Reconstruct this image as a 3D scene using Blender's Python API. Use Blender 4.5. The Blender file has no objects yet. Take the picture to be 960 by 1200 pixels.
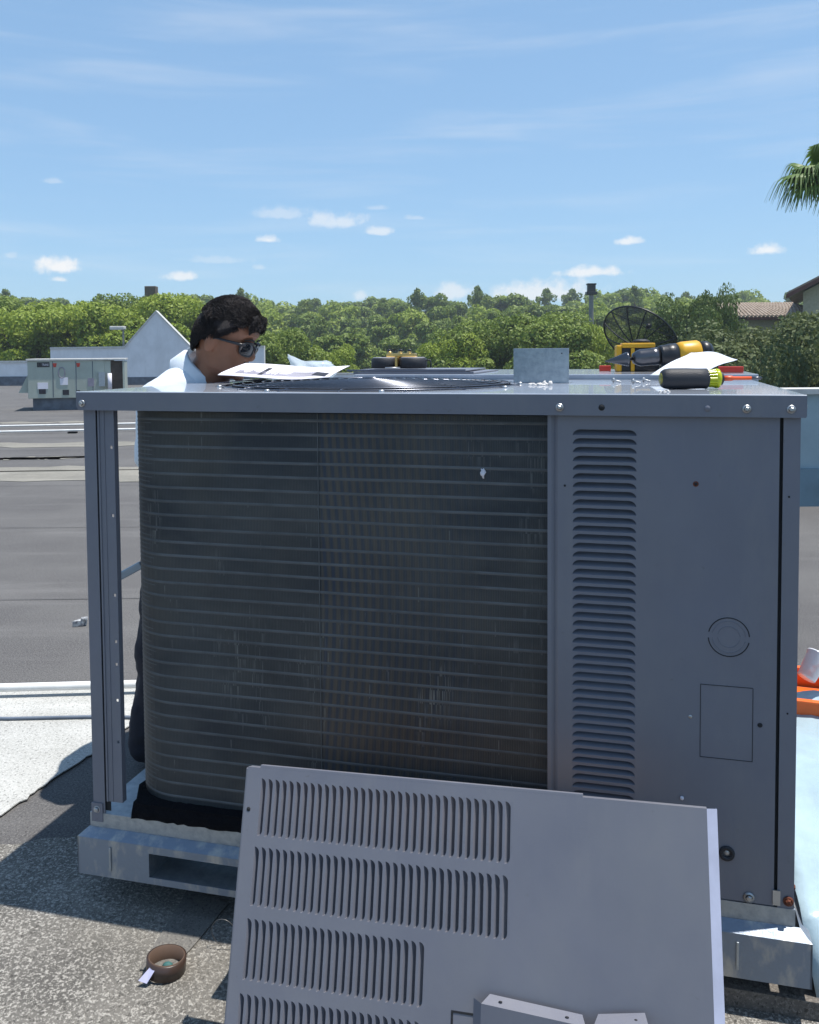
import bpy, bmesh, math, random
from mathutils import Vector, Matrix, noise
R = math.radians
random.seed(7)
scene = bpy.context.scene
col = scene.collection

# ------------------------------------------------------------------ camera
cam_d = bpy.data.cameras.new("camera")
cam = bpy.data.objects.new("camera", cam_d); col.objects.link(cam)
scene.camera = cam
PITCH, ROLL, YAW = R(2.862), R(-.422), R(14.648)
fw = Vector((0, math.cos(PITCH), -math.sin(PITCH)))
rt0 = Vector((1, 0, 0)); up0 = rt0.cross(fw)
rt = math.cos(ROLL)*rt0 + math.sin(ROLL)*up0
up = -math.sin(ROLL)*rt0 + math.cos(ROLL)*up0
m = Matrix((rt, up, -fw)).transposed().to_4x4()
m.translation = Vector((0, 0, 1.5))
cam.matrix_world = m
cam_d.sensor_fit = 'HORIZONTAL'; cam_d.sensor_width = 36
cam_d.lens = 1050/960*36
cam_d.shift_y = -(600-464.565)/960
cam_d.clip_start = .05; cam_d.clip_end = 6000

# ------------------------------------------------------------------ sun and sky
Uv = Vector((math.cos(YAW), -math.sin(YAW), 0)); Vv = Vector((math.sin(YAW), math.cos(YAW), 0))
EL = R(75); PHI = R(13)
sun_h = Uv*math.cos(PHI) + Vv*math.sin(PHI)
sun_dir = sun_h*math.cos(EL) + Vector((0, 0, math.sin(EL)))
sd = bpy.data.lights.new("sun", 'SUN'); so = bpy.data.objects.new("sun", sd); col.objects.link(so)
sd.energy = 4.1; sd.angle = R(.5); sd.color = (1, .95, .88)
so.rotation_euler = sun_dir.to_track_quat('Z', 'Y').to_euler()
scene.view_settings.view_transform = 'Standard'; scene.view_settings.look = 'None'
scene.view_settings.exposure = 0.62; scene.view_settings.gamma = 1

W = bpy.data.worlds.new("World"); scene.world = W; W.use_nodes = True
nt = W.node_tree; nt.nodes.clear()
def N(t, **k):
    n = nt.nodes.new(t)
    for a, b in k.items(): setattr(n, a, b)
    return n
def L(a, b): nt.links.new(a, b)
def M(op, a, b=None, c=None):
    n = N('ShaderNodeMath', operation=op)
    for i, x in enumerate((a, b, c)):
        if x is None: continue
        if isinstance(x, (int, float)): n.inputs[i].default_value = x
        else: L(x, n.inputs[i])
    return n.outputs[0]
wout = N('ShaderNodeOutputWorld'); wbg = N('ShaderNodeBackground')
sky = N('ShaderNodeTexSky', sky_type='NISHITA'); sky.sun_disc = False
sky.sun_elevation = EL; sky.sun_rotation = math.atan2(sun_h.x, sun_h.y)
sky.altitude = 0; sky.air_density = 1.0; sky.dust_density = .3; sky.ozone_density = 1.3
tc = N('ShaderNodeTexCoord'); sp = N('ShaderNodeSeparateXYZ'); L(tc.outputs['Generated'], sp.inputs[0])
AZ = M('ARCTAN2', sp.outputs[0], sp.outputs[1]); ELV = M('ARCSINE', sp.outputs[2])
cmb = N('ShaderNodeCombineXYZ'); L(AZ, cmb.inputs[0]); L(ELV, cmb.inputs[1])
cn = N('ShaderNodeTexNoise'); cn.inputs['Scale'].default_value = 55; cn.inputs['Detail'].default_value = 7; cn.inputs['Roughness'].default_value = .62
L(cmb.outputs[0], cn.inputs['Vector'])
nz = M('MULTIPLY', M('SUBTRACT', cn.outputs[0], .5), 2.6)
def pxdir(x, y):
    d = fw + rt*(x-480)/1050 - up*(y-464.565)/1050
    d.normalize(); return math.atan2(d.x, d.y), math.asin(d.z)
cumulus = [(68, 311, 22, 13, 1), (70, 327, 9, 4, .7), (213, 323, 20, 7, .8), (314, 280, 13, 6, .8), (736, 282, 14, 6, .8),
           (693, 318, 34, 8, .85), (902, 292, 16, 8, .9), (640, 341, 60, 15, .75), (532, 341, 26, 13, .6), (392, 258, 34, 11, .55),
           (330, 250, 32, 9, .35), (443, 270, 17, 7, .6), (422, 346, 9, 8, .5), (255, 304, 34, 6, .25), (305, 313, 8, 4, .3), (12, 299, 8, 5, .3), (65, 212, 10, 4, .25), (487, 255, 12, 4, .3), (440, 243, 14, 4, .25)]
acc = None
for (x, y, w, h, s) in cumulus:
    a, e = pxdir(x, y)
    dx = M('MULTIPLY', M('SUBTRACT', AZ, a), 1050/w); dy = M('MULTIPLY', M('SUBTRACT', ELV, e-.2*h/1050), 1050/h)
    dyp = M('ADD', M('MAXIMUM', dy, 0), M('MULTIPLY', M('MINIMUM', dy, 0), 1.9))     # flatter bottoms
    d = M('SQRT', M('ADD', M('MULTIPLY', dx, dx), M('MULTIPLY', dyp, dyp)))
    d = M('ADD', d, nz)
    mr = N('ShaderNodeMapRange', interpolation_type='SMOOTHSTEP'); L(d, mr.inputs[0])
    mr.inputs[1].default_value = 1.35; mr.inputs[2].default_value = .3; mr.inputs[3].default_value = 0; mr.inputs[4].default_value = s
    acc = mr.outputs[0] if acc is None else M('MAXIMUM', acc, mr.outputs[0])
mp = N('ShaderNodeMapping'); mp.inputs['Rotation'].default_value = (0, 0, R(6)); mp.inputs['Scale'].default_value = (1.6, 17, 1)
L(cmb.outputs[0], mp.inputs[0])
ci = N('ShaderNodeTexNoise'); ci.inputs['Scale'].default_value = 1.7; ci.inputs['Detail'].default_value = 8; ci.inputs['Roughness'].default_value = .55; ci.inputs['Distortion'].default_value = .4
L(mp.outputs[0], ci.inputs['Vector'])
mr = N('ShaderNodeMapRange', interpolation_type='SMOOTHSTEP'); L(ci.outputs[0], mr.inputs[0])
mr.inputs[1].default_value = .45; mr.inputs[2].default_value = .85; mr.inputs[4].default_value = .26
acc = M('MAXIMUM', acc, mr.outputs[0])
# phone-camera sky: the sky's own gradient with its contrast halved and a blue white balance
gm = N('ShaderNodeGamma'); L(sky.outputs[0], gm.inputs[0]); gm.inputs[1].default_value = .45
tint = N('ShaderNodeMix', data_type='RGBA', blend_type='MULTIPLY'); tint.inputs[0].default_value = 1; L(gm.outputs[0], tint.inputs[6]); tint.inputs[7].default_value = (1.19, 1.68, 2.18, 1)
mx = N('ShaderNodeMix', data_type='RGBA'); L(acc, mx.inputs[0]); L(tint.outputs[2], mx.inputs[6]); mx.inputs[7].default_value = (5.25, 5.3, 5.35, 1)
L(mx.outputs[2], wbg.inputs[0]); wbg.inputs[1].default_value = .12
L(wbg.outputs[0], wout.inputs[0])

# ------------------------------------------------------------------ materials
def mat(name, base=(.5, .5, .5), rough=.6, metal=0, var=.12, scale=8, bump=0, bscale=60, spec=.5, col2=None, trans=0, stretch=(1, 1, 1), thr=(.35, .65), coat=0, alpha=None):
    mt = bpy.data.materials.new(name); mt.use_nodes = True
    t = mt.node_tree; b = t.nodes['Principled BSDF']
    b.inputs['Roughness'].default_value = rough; b.inputs['Metallic'].default_value = metal
    b.inputs['Specular IOR Level'].default_value = spec; b.inputs['Coat Weight'].default_value = coat
    tcn = t.nodes.new('ShaderNodeTexCoord'); mpn = t.nodes.new('ShaderNodeMapping'); mpn.inputs['Scale'].default_value = stretch
    t.links.new(tcn.outputs['Object'], mpn.inputs[0])
    nn = t.nodes.new('ShaderNodeTexNoise'); nn.inputs['Scale'].default_value = scale; nn.inputs['Detail'].default_value = 6; nn.inputs['Roughness'].default_value = .6
    t.links.new(mpn.outputs[0], nn.inputs['Vector'])
    r = t.nodes.new('ShaderNodeMapRange'); r.inputs[1].default_value = thr[0]; r.inputs[2].default_value = thr[1]
    t.links.new(nn.outputs[0], r.inputs[0])
    mxn = t.nodes.new('ShaderNodeMix'); mxn.data_type = 'RGBA'
    c2 = col2 or tuple(c*(1+var) for c in base)
    c1 = base if col2 else tuple(c*(1-var) for c in base)
    mxn.inputs[6].default_value = (*c1, 1); mxn.inputs[7].default_value = (*c2, 1)
    t.links.new(r.outputs[0], mxn.inputs[0]); t.links.new(mxn.outputs[2], b.inputs['Base Color'])
    if bump:
        n2 = t.nodes.new('ShaderNodeTexNoise'); n2.inputs['Scale'].default_value = bscale; n2.inputs['Detail'].default_value = 4
        t.links.new(tcn.outputs['Object'], n2.inputs['Vector'])
        bp = t.nodes.new('ShaderNodeBump'); bp.inputs['Strength'].default_value = bump; bp.inputs['Distance'].default_value = .01
        t.links.new(n2.outputs[0], bp.inputs['Height']); t.links.new(bp.outputs[0], b.inputs['Normal'])
    if trans:
        ts = t.nodes.new('ShaderNodeBsdfTranslucent'); t.links.new(mxn.outputs[2], ts.inputs[0])
        ms = t.nodes.new('ShaderNodeMixShader'); ms.inputs[0].default_value = trans
        t.links.new(b.outputs[0], ms.inputs[1]); t.links.new(ts.outputs[0], ms.inputs[2])
        t.links.new(ms.outputs[0], t.nodes['Material Output'].inputs[0])
    if alpha is not None: b.inputs['Alpha'].default_value = alpha
    return mt
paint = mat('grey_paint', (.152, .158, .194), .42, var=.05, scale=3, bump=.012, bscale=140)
def weather(mt, dust, amt, streak=(1, 1, .25)):
    t = mt.node_tree; b = t.nodes['Principled BSDF']; src = b.inputs['Base Color'].links[0].from_socket
    tcn = t.nodes.new('ShaderNodeTexCoord')
    def nz(scale, vec, a, c, lo, hi, det=7):
        mpn = t.nodes.new('ShaderNodeMapping'); mpn.inputs['Scale'].default_value = vec; t.links.new(tcn.outputs['Object'], mpn.inputs[0])
        n = t.nodes.new('ShaderNodeTexNoise'); n.inputs['Scale'].default_value = scale; n.inputs['Detail'].default_value = det; n.inputs['Roughness'].default_value = .7; t.links.new(mpn.outputs[0], n.inputs['Vector'])
        q = t.nodes.new('ShaderNodeMapRange'); q.inputs[1].default_value = a; q.inputs[2].default_value = c; q.inputs[3].default_value = lo; q.inputs[4].default_value = hi; t.links.new(n.outputs[0], q.inputs[0]); return q.outputs[0]
    def mix(f, a, c):
        n = t.nodes.new('ShaderNodeMix'); n.data_type = 'RGBA'; t.links.new(f, n.inputs[0]); t.links.new(a, n.inputs[6]); n.inputs[7].default_value = (*c, 1); return n.outputs[2]
    c = mix(nz(1.6, (1, 1, .6), .42, .68, 0, amt), src, dust)
    c = mix(nz(5, streak, .56, .72, 0, amt*.8), c, dust)
    c = mix(nz(38, (1, 1, 1), .66, .74, 0, amt*.9, 3), c, tuple(x*.5 for x in dust))
    t.links.new(c, b.inputs['Base Color']); t.links.new(nz(3, (1, 1, 1), .3, .7, .34, .56), b.inputs['Roughness'])
weather(paint, (.22, .22, .225), .5)
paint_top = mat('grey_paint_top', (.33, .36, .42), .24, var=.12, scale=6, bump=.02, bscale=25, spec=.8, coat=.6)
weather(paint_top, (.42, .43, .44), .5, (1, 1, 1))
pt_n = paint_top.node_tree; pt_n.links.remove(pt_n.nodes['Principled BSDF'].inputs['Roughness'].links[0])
galv = mat('galvanised_steel', (.27, .31, .35), .42, .7, col2=(.42, .46, .49), scale=45, bump=.12, bscale=90, thr=(.3, .7))
galv_rust = mat('stained_galvanised_steel', (.22, .26, .32), .5, .55, col2=(.46, .45, .42), scale=22, bump=.15, bscale=90, stretch=(1, 1, .45), thr=(.48, .7))
darkvoid = mat('dark_interior', (.012, .013, .016), .8)
coilm = mat('coil_fins', (.03, .035, .04), .55, .3)
tubem = mat('coil_tube_edge', (.105, .113, .120), .7, .3, var=.2, scale=9)
blackf = mat('black_foam', (.006, .006, .008), .95, bump=.6, bscale=150, spec=.1)
wire = mat('black_wire', (.13, .14, .17), .25, .8)
zinc = mat('zinc_bolt', (.42, .43, .44), .42, .9)
rust = mat('rust', (.13, .035, .015), .8, var=.3, scale=200)
blackp = mat('black_plastic', (.012, .013, .017), .38, var=.1, bump=.1, bscale=200)
rubber = mat('black_rubber', (.014, .016, .022), .6, bump=.15, bscale=300)
yellowp = mat('yellow_tool_plastic', (.62, .33, .015), .4)
limep = mat('clear_yellow_plastic', (.55, .6, .02), .15, trans=.25)
redp = mat('red_plastic', (.5, .035, .02), .4)
brass = mat('brass', (.62, .42, .15), .3, .9)
chuckm = mat('dark_chuck_steel', (.12, .12, .13), .28, .9)
whitep = mat('white_paper', (.72, .70, .76), .7, var=.02)
foil = mat('glossy_white_sheet', (.72, .75, .8), .18, .1, bump=.5, bscale=25)
ink = mat('print_ink', (.02, .02, .03), .7)
inkg = mat('grey_print', (.25, .24, .3), .7)
stucco = mat('white_stucco', (.72, .73, .76), .9, var=.03, scale=2, bump=.2, bscale=30)
weather(stucco, (.42, .43, .44), .35, (1, 1, .12))
coping = mat('grey_coping', (.5, .5, .48), .7, var=.1)
flashing = mat('dark_flashing', (.10, .12, .15), .8, var=.25, scale=5)
acgreen = mat('sage_cabinet', (.38, .42, .365), .55, var=.06, scale=2)
weather(acgreen, (.26, .27, .23), .35, (1, 1, .2))
browncoil = mat('brown_coil', (.06, .045, .035), .8, var=.3)
pvc = mat('white_pvc', (.7, .7, .68), .5, var=.08)
leaf_mats = [mat('leaf_bright', (.20, .275, .028), .55, col2=(.32, .39, .06), scale=.5, trans=.35, spec=.3),
             mat('leaf_mid', (.14, .20, .03), .55, col2=(.22, .285, .055), scale=.4, trans=.3, spec=.3),
             mat('leaf_dark', (.07, .12, .02), .5, col2=(.13, .18, .038), scale=.5, trans=.25, spec=.3),
             mat('leaf_olive', (.075, .10, .035), .6, col2=(.15, .18, .07), scale=.8, trans=.3, spec=.3)]
bark = mat('bark', (.10, .075, .055), .9, var=.3, scale=6)
tile = mat('clay_tile', (.25, .19, .14), .8, col2=(.36, .29, .23), scale=3)
beige = mat('beige_wall', (.42, .36, .27), .9)
redbrown = mat('red_brown_fascia', (.12, .04, .03), .7)
skin = mat('skin', (.21, .088, .047), .5, var=.08, scale=20, bump=.1, bscale=120)
hairm = mat('black_hair', (.022, .017, .018), .62, spec=.35, bump=.9, bscale=420, var=.4, scale=60)
shirtm = mat('pale_blue_shirt', (.60, .66, .72), .85, var=.03, bump=.15, bscale=400)
trous = mat('navy_trousers', (.010, .012, .022), .9, bump=.2, bscale=200)
shoe = mat('brown_boot', (.09, .045, .025), .6)
glassm = mat('dark_lens', (.01, .012, .016), .06, spec=.9)
clearp = mat('clear_plastic_film', (.75, .82, .86), .2, trans=.55, bump=.4, bscale=20)
tarpm = mat('pale_blue_plastic_sheet', (.33, .44, .50), .3, var=.12, scale=5, bump=.9, bscale=9)
orange = mat('orange_plastic', (.75, .13, .015), .45)
mast = mat('mast_steel', (.2, .2, .2), .5, .5)
card = mat('brown_cardboard', (.32, .21, .12), .85)
meshm = mat('dish_mesh', (.008, .009, .012), .6, alpha=1)
# perforated dish mesh: fine real holes at a scale too small to model one by one
t = meshm.node_tree; b = t.nodes['Principled BSDF']; b.inputs['Alpha'].default_value = .62

def coil_material():
    t = coilm.node_tree; b = t.nodes['Principled BSDF']
    for l in list(b.inputs['Base Color'].links): t.links.remove(l)
    uv = t.nodes.new('ShaderNodeUVMap'); sx = t.nodes.new('ShaderNodeSeparateXYZ'); t.links.new(uv.outputs[0], sx.inputs[0])
    def mm(op, a, b2=None):
        n = t.nodes.new('ShaderNodeMath'); n.operation = op
        for i, x in enumerate((a, b2)):
            if x is None: continue
            if isinstance(x, (int, float)): n.inputs[i].default_value = x
            else: t.links.new(x, n.inputs[i])
        return n.outputs[0]
    def noise_(scale, vec, det=4, ro=.6):
        mpn = t.nodes.new('ShaderNodeMapping'); mpn.inputs['Scale'].default_value = vec; t.links.new(uv.outputs[0], mpn.inputs[0])
        n = t.nodes.new('ShaderNodeTexNoise'); n.inputs['Scale'].default_value = scale; n.inputs['Detail'].default_value = det; n.inputs['Roughness'].default_value = ro
        t.links.new(mpn.outputs[0], n.inputs['Vector']); return n.outputs[0]
    def rng(x, a, b2, c=0, d=1):
        n = t.nodes.new('ShaderNodeMapRange'); n.inputs[1].default_value = a; n.inputs[2].default_value = b2; n.inputs[3].default_value = c; n.inputs[4].default_value = d
        t.links.new(x, n.inputs[0]); return n.outputs[0]
    def mixc(f, a, c):
        n = t.nodes.new('ShaderNodeMix'); n.data_type = 'RGBA'
        if isinstance(f, float): n.inputs[0].default_value = f
        else: t.links.new(f, n.inputs[0])
        for i, x in ((6, a), (7, c)):
            if isinstance(x, tuple): n.inputs[i].default_value = (*x, 1)
            else: t.links.new(x, n.inputs[i])
        return n.outputs[2]
    fin = rng(mm('SINE', mm('MULTIPLY', sx.outputs[0], 2*math.pi/.0042)), -1, 1)
    dirt = rng(noise_(3.2, (1, 1.6, 1)), .38, .62)
    c = mixc(dirt, (.030, .038, .047), (.072, .078, .080))
    dust = rng(noise_(2.1, (1, .5, 1), 3), .45, .7, 0, .55)
    c = mixc(dust, c, (.105, .094, .072))
    c = mixc(mm('MULTIPLY', fin, .5), c, (.014, .018, .026))
    # camera moire painted into the colour: faint tan and blue bands, right-hand slab
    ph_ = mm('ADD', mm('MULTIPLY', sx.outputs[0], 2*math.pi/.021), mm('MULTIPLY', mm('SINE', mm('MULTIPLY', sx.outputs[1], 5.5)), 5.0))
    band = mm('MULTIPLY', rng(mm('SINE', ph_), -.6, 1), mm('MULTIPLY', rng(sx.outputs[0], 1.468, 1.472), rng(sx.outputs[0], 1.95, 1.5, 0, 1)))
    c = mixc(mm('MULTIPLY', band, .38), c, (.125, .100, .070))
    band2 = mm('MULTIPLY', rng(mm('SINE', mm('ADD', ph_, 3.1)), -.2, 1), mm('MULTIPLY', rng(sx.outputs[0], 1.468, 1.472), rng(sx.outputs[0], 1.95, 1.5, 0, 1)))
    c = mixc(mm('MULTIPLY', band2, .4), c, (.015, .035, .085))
    # bent fins: short upright scratches, each about one tube row long
    rows = mm('FLOOR', mm('DIVIDE', sx.outputs[1], .0366))
    mk = t.nodes.new('ShaderNodeCombineXYZ'); t.links.new(mm('FLOOR', mm('DIVIDE', sx.outputs[0], .0024)), mk.inputs[0]); t.links.new(rows, mk.inputs[1])
    wn = t.nodes.new('ShaderNodeTexWhiteNoise'); wn.noise_dimensions = '2D'; t.links.new(mk.outputs[0], wn.inputs[0])
    area = rng(noise_(4.5, (1.6, .5, 1), 3), .56, .72)
    sc = mm('MULTIPLY', mm('GREATER_THAN', wn.outputs[0], .72), mm('MULTIPLY', area, rng(noise_(40, (1, .25, 1), 2), .4, .65)))
    sc = mm('MAXIMUM', sc, mm('MULTIPLY', mm('GREATER_THAN', wn.outputs[0], .9965), mm('MULTIPLY', .6, rng(noise_(30, (1, .6, 1), 2), .42, .62))))
    c = mixc(mm('MULTIPLY', sc, .75), c, (.20, .21, .20))
    t.links.new(c, b.inputs['Base Color'])
    bp = t.nodes.new('ShaderNodeBump'); bp.inputs['Strength'].default_value = .35; bp.inputs['Distance'].default_value = .002
    t.links.new(fin, bp.inputs['Height']); t.links.new(bp.outputs[0], b.inputs['Normal'])
coil_material()

# ------------------------------------------------------------------ mesh helpers
class MB:
    def __init__(s): s.v = []; s.f = []; s.sm = []; s.uv = None
    def add(s, vs, fs, smooth=False):
        o = len(s.v); s.v += [tuple(v) for v in vs]; s.f += [tuple(i+o for i in f) for f in fs]; s.sm += [smooth]*len(fs); return s
    def box(s, a, b, bev=0):
        x0, y0, z0 = a; x1, y1, z1 = b
        if bev <= 0:
            return s.add([(x0, y0, z0), (x1, y0, z0), (x1, y1, z0), (x0, y1, z0), (x0, y0, z1), (x1, y0, z1), (x1, y1, z1), (x0, y1, z1)],
                         [(0, 3, 2, 1), (4, 5, 6, 7), (0, 1, 5, 4), (1, 2, 6, 5), (2, 3, 7, 6), (3, 0, 4, 7)])
        bm = bmesh.new(); bmesh.ops.create_cube(bm, size=1)
        for v in bm.verts: v.co = Vector(((x0+x1)/2+v.co.x*(x1-x0), (y0+y1)/2+v.co.y*(y1-y0), (z0+z1)/2+v.co.z*(z1-z0)))
        bmesh.ops.bevel(bm, geom=bm.edges[:], offset=bev, segments=2, affect='EDGES', profile=.6)
        bm.verts.index_update()
        s.add([v.co for v in bm.verts], [[v.index for v in f.verts] for f in bm.faces]); bm.free(); return s
    def tube(s, pts, r, n=8, cap=True):
        pts = [Vector(p) for p in pts]; rs = r if isinstance(r, (list, tuple)) else [r]*len(pts)
        vs = []; fs = []; prev = None
        for i, p in enumerate(pts):
            d = (pts[min(i+1, len(pts)-1)]-pts[max(i-1, 0)])
            d = d.normalized() if d.length > 1e-9 else Vector((0, 0, 1))
            if prev is None: a = d.orthogonal().normalized()
            else:
                a = prev - d*prev.dot(d); a = a.normalized() if a.length > 1e-6 else d.orthogonal().normalized()
            prev = a; c = d.cross(a)
            for k in range(n):
                t_ = 2*math.pi*k/n; vs.append(p+(a*math.cos(t_)+c*math.sin(t_))*rs[i])
        for i in range(len(pts)-1):
            for k in range(n): fs.append((i*n+k, i*n+(k+1) % n, (i+1)*n+(k+1) % n, (i+1)*n+k))
        s.add(vs, fs, True)
        if cap: s.add(vs[:n], [tuple(reversed(range(n)))]); s.add(vs[-n:], [tuple(range(n))])
        return s
    def lathe(s, prof, n=24, axis=((0, 0, 0), (0, 0, 1)), smooth=True):
        o = Vector(axis[0]); d = Vector(axis[1]).normalized(); a = d.orthogonal().normalized(); c = d.cross(a)
        vs = []; fs = []
        for (r, h) in prof:
            for k in range(n):
                t_ = 2*math.pi*k/n; vs.append(o+d*h+(a*math.cos(t_)+c*math.sin(t_))*max(r, 1e-5))
        for i in range(len(prof)-1):
            for k in range(n): fs.append((i*n+k, i*n+(k+1) % n, (i+1)*n+(k+1) % n, (i+1)*n+k))
        return s.add(vs, fs, smooth)
    def prism(s, poly, h0, h1, axis='z'):
        n = len(poly)
        def P(p, h):
            return (p[0], p[1], h) if axis == 'z' else (p[0], h, p[1]) if axis == 'y' else (h, p[0], p[1])
        vs = [P(p, h0) for p in poly]+[P(p, h1) for p in poly]
        fs = [tuple(reversed(range(n))), tuple(range(n, 2*n))]+[(i, (i+1) % n, n+(i+1) % n, n+i) for i in range(n)]
        return s.add(vs, fs)
    def ell(s, c, r, n=16, mth=10, rot=None, f=None):
        vs = []; fs = []
        for i in range(mth+1):
            ph = math.pi*i/mth
            for k in range(n):
                t_ = 2*math.pi*k/n; v = Vector((math.sin(ph)*math.cos(t_)*r[0], math.sin(ph)*math.sin(t_)*r[1], math.cos(ph)*r[2]))
                if f: v = f(v)
                if rot: v = rot @ v
                vs.append(v+Vector(c))
        for i in range(mth):
            for k in range(n): fs.append((i*n+k, (i+1)*n+k, (i+1)*n+(k+1) % n, i*n+(k+1) % n))
        return s.add(vs, fs, True)
    def mesh(s, name, m):
        me = bpy.data.meshes.new(name); me.from_pydata(s.v, [], s.f)
        me.polygons.foreach_set('use_smooth', s.sm)
        for q in (m if isinstance(m, list) else [m]): me.materials.append(q)
        me.validate(); me.update(); return me
    def build(s, name, m, parent=None, loc=None, rot=None):
        me = s.mesh(name, m); bm = bmesh.new(); bm.from_mesh(me)
        bmesh.ops.recalc_face_normals(bm, faces=bm.faces); bm.to_mesh(me); bm.free()
        return link(name, me, parent, loc, rot)
def link(name, me, parent=None, loc=None, rot=None):
    o = bpy.data.objects.new(name, me); col.objects.link(o)
    if parent: o.parent = parent
    if loc: o.location = loc
    if rot: o.rotation_euler = rot
    return o
def tag(o, label=None, cat=None, group=None, kind=None):
    if label: o['label'] = label
    if cat: o['category'] = cat
    if group: o['group'] = group
    if kind: o['kind'] = kind
    return o
def empty(name, loc=(0, 0, 0), rot=(0, 0, 0), label=None, cat=None, group=None):
    o = bpy.data.objects.new(name, None); col.objects.link(o); o.empty_display_size = .1
    o.location = loc; o.rotation_euler = rot; return tag(o, label, cat, group)
def copy_tree(o, parent=None):
    c = o.copy(); col.objects.link(c); c.parent = parent
    for ch in [x for x in bpy.data.objects if x.parent == o]: copy_tree(ch, c)
    return c
def smooth_mod(o, lv=1):
    md = o.modifiers.new('sub', 'SUBSURF'); md.levels = lv; md.render_levels = lv

# ------------------------------------------------------------------ ground and roof
# roof membrane: granulated sheets with worn patches, seams and stains in world metres
roofm = bpy.data.materials.new('granulated_roof'); roofm.use_nodes = True
def roof_material(mt, base, light, speck, sp_scale=260, big=.7, bump=.5, warm=None):
    t = mt.node_tree; b = t.nodes['Principled BSDF']; b.inputs['Roughness'].default_value = .92; b.inputs['Specular IOR Level'].default_value = .2
    tc_ = t.nodes.new('ShaderNodeTexCoord')
    def nz_(scale, det=5, vec=(1, 1, 1), ro=.6):
        mpn = t.nodes.new('ShaderNodeMapping'); mpn.inputs['Scale'].default_value = vec; mpn.inputs['Rotation'].default_value = (0, 0, .2); t.links.new(tc_.outputs['Object'], mpn.inputs[0])
        n = t.nodes.new('ShaderNodeTexNoise'); n.inputs['Scale'].default_value = scale; n.inputs['Detail'].default_value = det; n.inputs['Roughness'].default_value = ro
        t.links.new(mpn.outputs[0], n.inputs['Vector']); return n.outputs[0]
    def rg(x, a, b2, c=0., d=1.):
        n = t.nodes.new('ShaderNodeMapRange'); n.inputs[1].default_value = a; n.inputs[2].default_value = b2; n.inputs[3].default_value = c; n.inputs[4].default_value = d
        t.links.new(x, n.inputs[0]); return n.outputs[0]
    def mx_(f, a, c):
        n = t.nodes.new('ShaderNodeMix'); n.data_type = 'RGBA'; t.links.new(f, n.inputs[0])
        for i, x in ((6, a), (7, c)):
            if isinstance(x, tuple): n.inputs[i].default_value = (*x, 1)
            else: t.links.new(x, n.inputs[i])
        return n.outputs[2]
    c = mx_(rg(nz_(big, 6), .38, .62), base, light)
    c = mx_(rg(nz_(.35, 5, (1, 7, 1)), .55, .68, 0, .55), c, tuple(x*1.35 for x in light))
    c = mx_(rg(nz_(sp_scale, 2, (1, 1, 1), .9), .5, .62, 0, .8), c, speck)
    c = mx_(rg(nz_(sp_scale*.8, 2, (1.1, .9, 1), .9), .56, .66, 0, .7), c, tuple(x*.35 for x in base))
    if warm: c = mx_(rg(nz_(1.6, 4), .5, .68, 0, .6), c, warm)
    t.links.new(c, b.inputs['Base Color'])
    bp = t.nodes.new('ShaderNodeBump'); bp.inputs['Strength'].default_value = bump; bp.inputs['Distance'].default_value = .006
    t.links.new(nz_(sp_scale, 3, (1, 1, 1), .8), bp.inputs['Height']); t.links.new(bp.outputs[0], b.inputs['Normal'])
roof_material(roofm, (.084, .081, .083), (.118, .115, .114), (.18, .176, .168), 130)
nearm = bpy.data.materials.new('worn_gravel_roof'); nearm.use_nodes = True
roof_material(nearm, (.105, .10, .092), (.185, .175, .158), (.46, .44, .40), 120, 3.0, .9, (.16, .15, .13))
seamm = bpy.data.materials.new('smooth_seam_strip'); seamm.use_nodes = True
roof_material(seamm, (.115, .11, .105), (.15, .145, .135), (.21, .2, .18), 160, 3, .2)
darkband = bpy.data.materials.new('brown_band'); darkband.use_nodes = True
roof_material(darkband, (.10, .09, .08), (.14, .128, .115), (.22, .20, .18), 120, 2, .4)
whitec = bpy.data.materials.new('white_coating'); whitec.use_nodes = True
roof_material(whitec, (.36, .36, .34), (.44, .44, .42), (.52, .52, .50), 110, 2.5, .3)
stainm = bpy.data.materials.new('pale_stain'); stainm.use_nodes = True
roof_material(stainm, (.16, .155, .135), (.23, .22, .19), (.30, .28, .25), 120, 1.2, .2)

ground_m = mat('grass_ground', (.05, .08, .025), .95, var=.3, scale=.05)
g = MB().add([(-2500, -600, -6), (2500, -600, -6), (2500, 4500, -6), (-2500, 4500, -6)], [(0, 1, 2, 3)]).build('ground', ground_m); tag(g, kind='structure')
# roof slab: L shaped, top at z = 0
poly = [(-60, -8), (13, -8), (13, 8.72), (2.25, 8.72), (2.25, 43.3), (-60, 43.3)]
roof = MB().prism(poly, -6.0, 0.0).build('roof', roofm); tag(roof, kind='structure')

def sheet(name, pts, z, m, jitter=0.0, sub=1):
    pp = []
    for i in range(len(pts)):
        a = Vector((*pts[i], 0)); b = Vector((*pts[(i+1) % len(pts)], 0))
        for k in range(sub):
            p = a.lerp(b, k/sub)
            if jitter: p += Vector((random.uniform(-jitter, jitter), random.uniform(-jitter, jitter), 0))
            pp.append((p.x, p.y))
    o = MB().prism(pp, z-.003, z+.001).build(name, m); tag(o, kind='structure'); return o
sheet('gravel_patch', [(-3.2, .6), (1.0, .6), (1.0, 2.35), (-.3, 2.55), (-1.0, 2.72), (-1.9, 2.5), (-3.4, 2.2)], .005, nearm, .02, 24)
sheet('membrane_strip', [(-3.5, 1.2), (-3.1, .9), (-1.33, 2.84), (-1.2, 3.28), (-1.0, 4.0), (-1.25, 4.0), (-3.5, 3.75)], .009, whitec, .008, 18)
sheet('seam_strip', [(-.665, 2.10), (-.585, 2.09), (-.50, 2.36), (-.628, 2.42)], .009, seamm, .002, 6)
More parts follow.
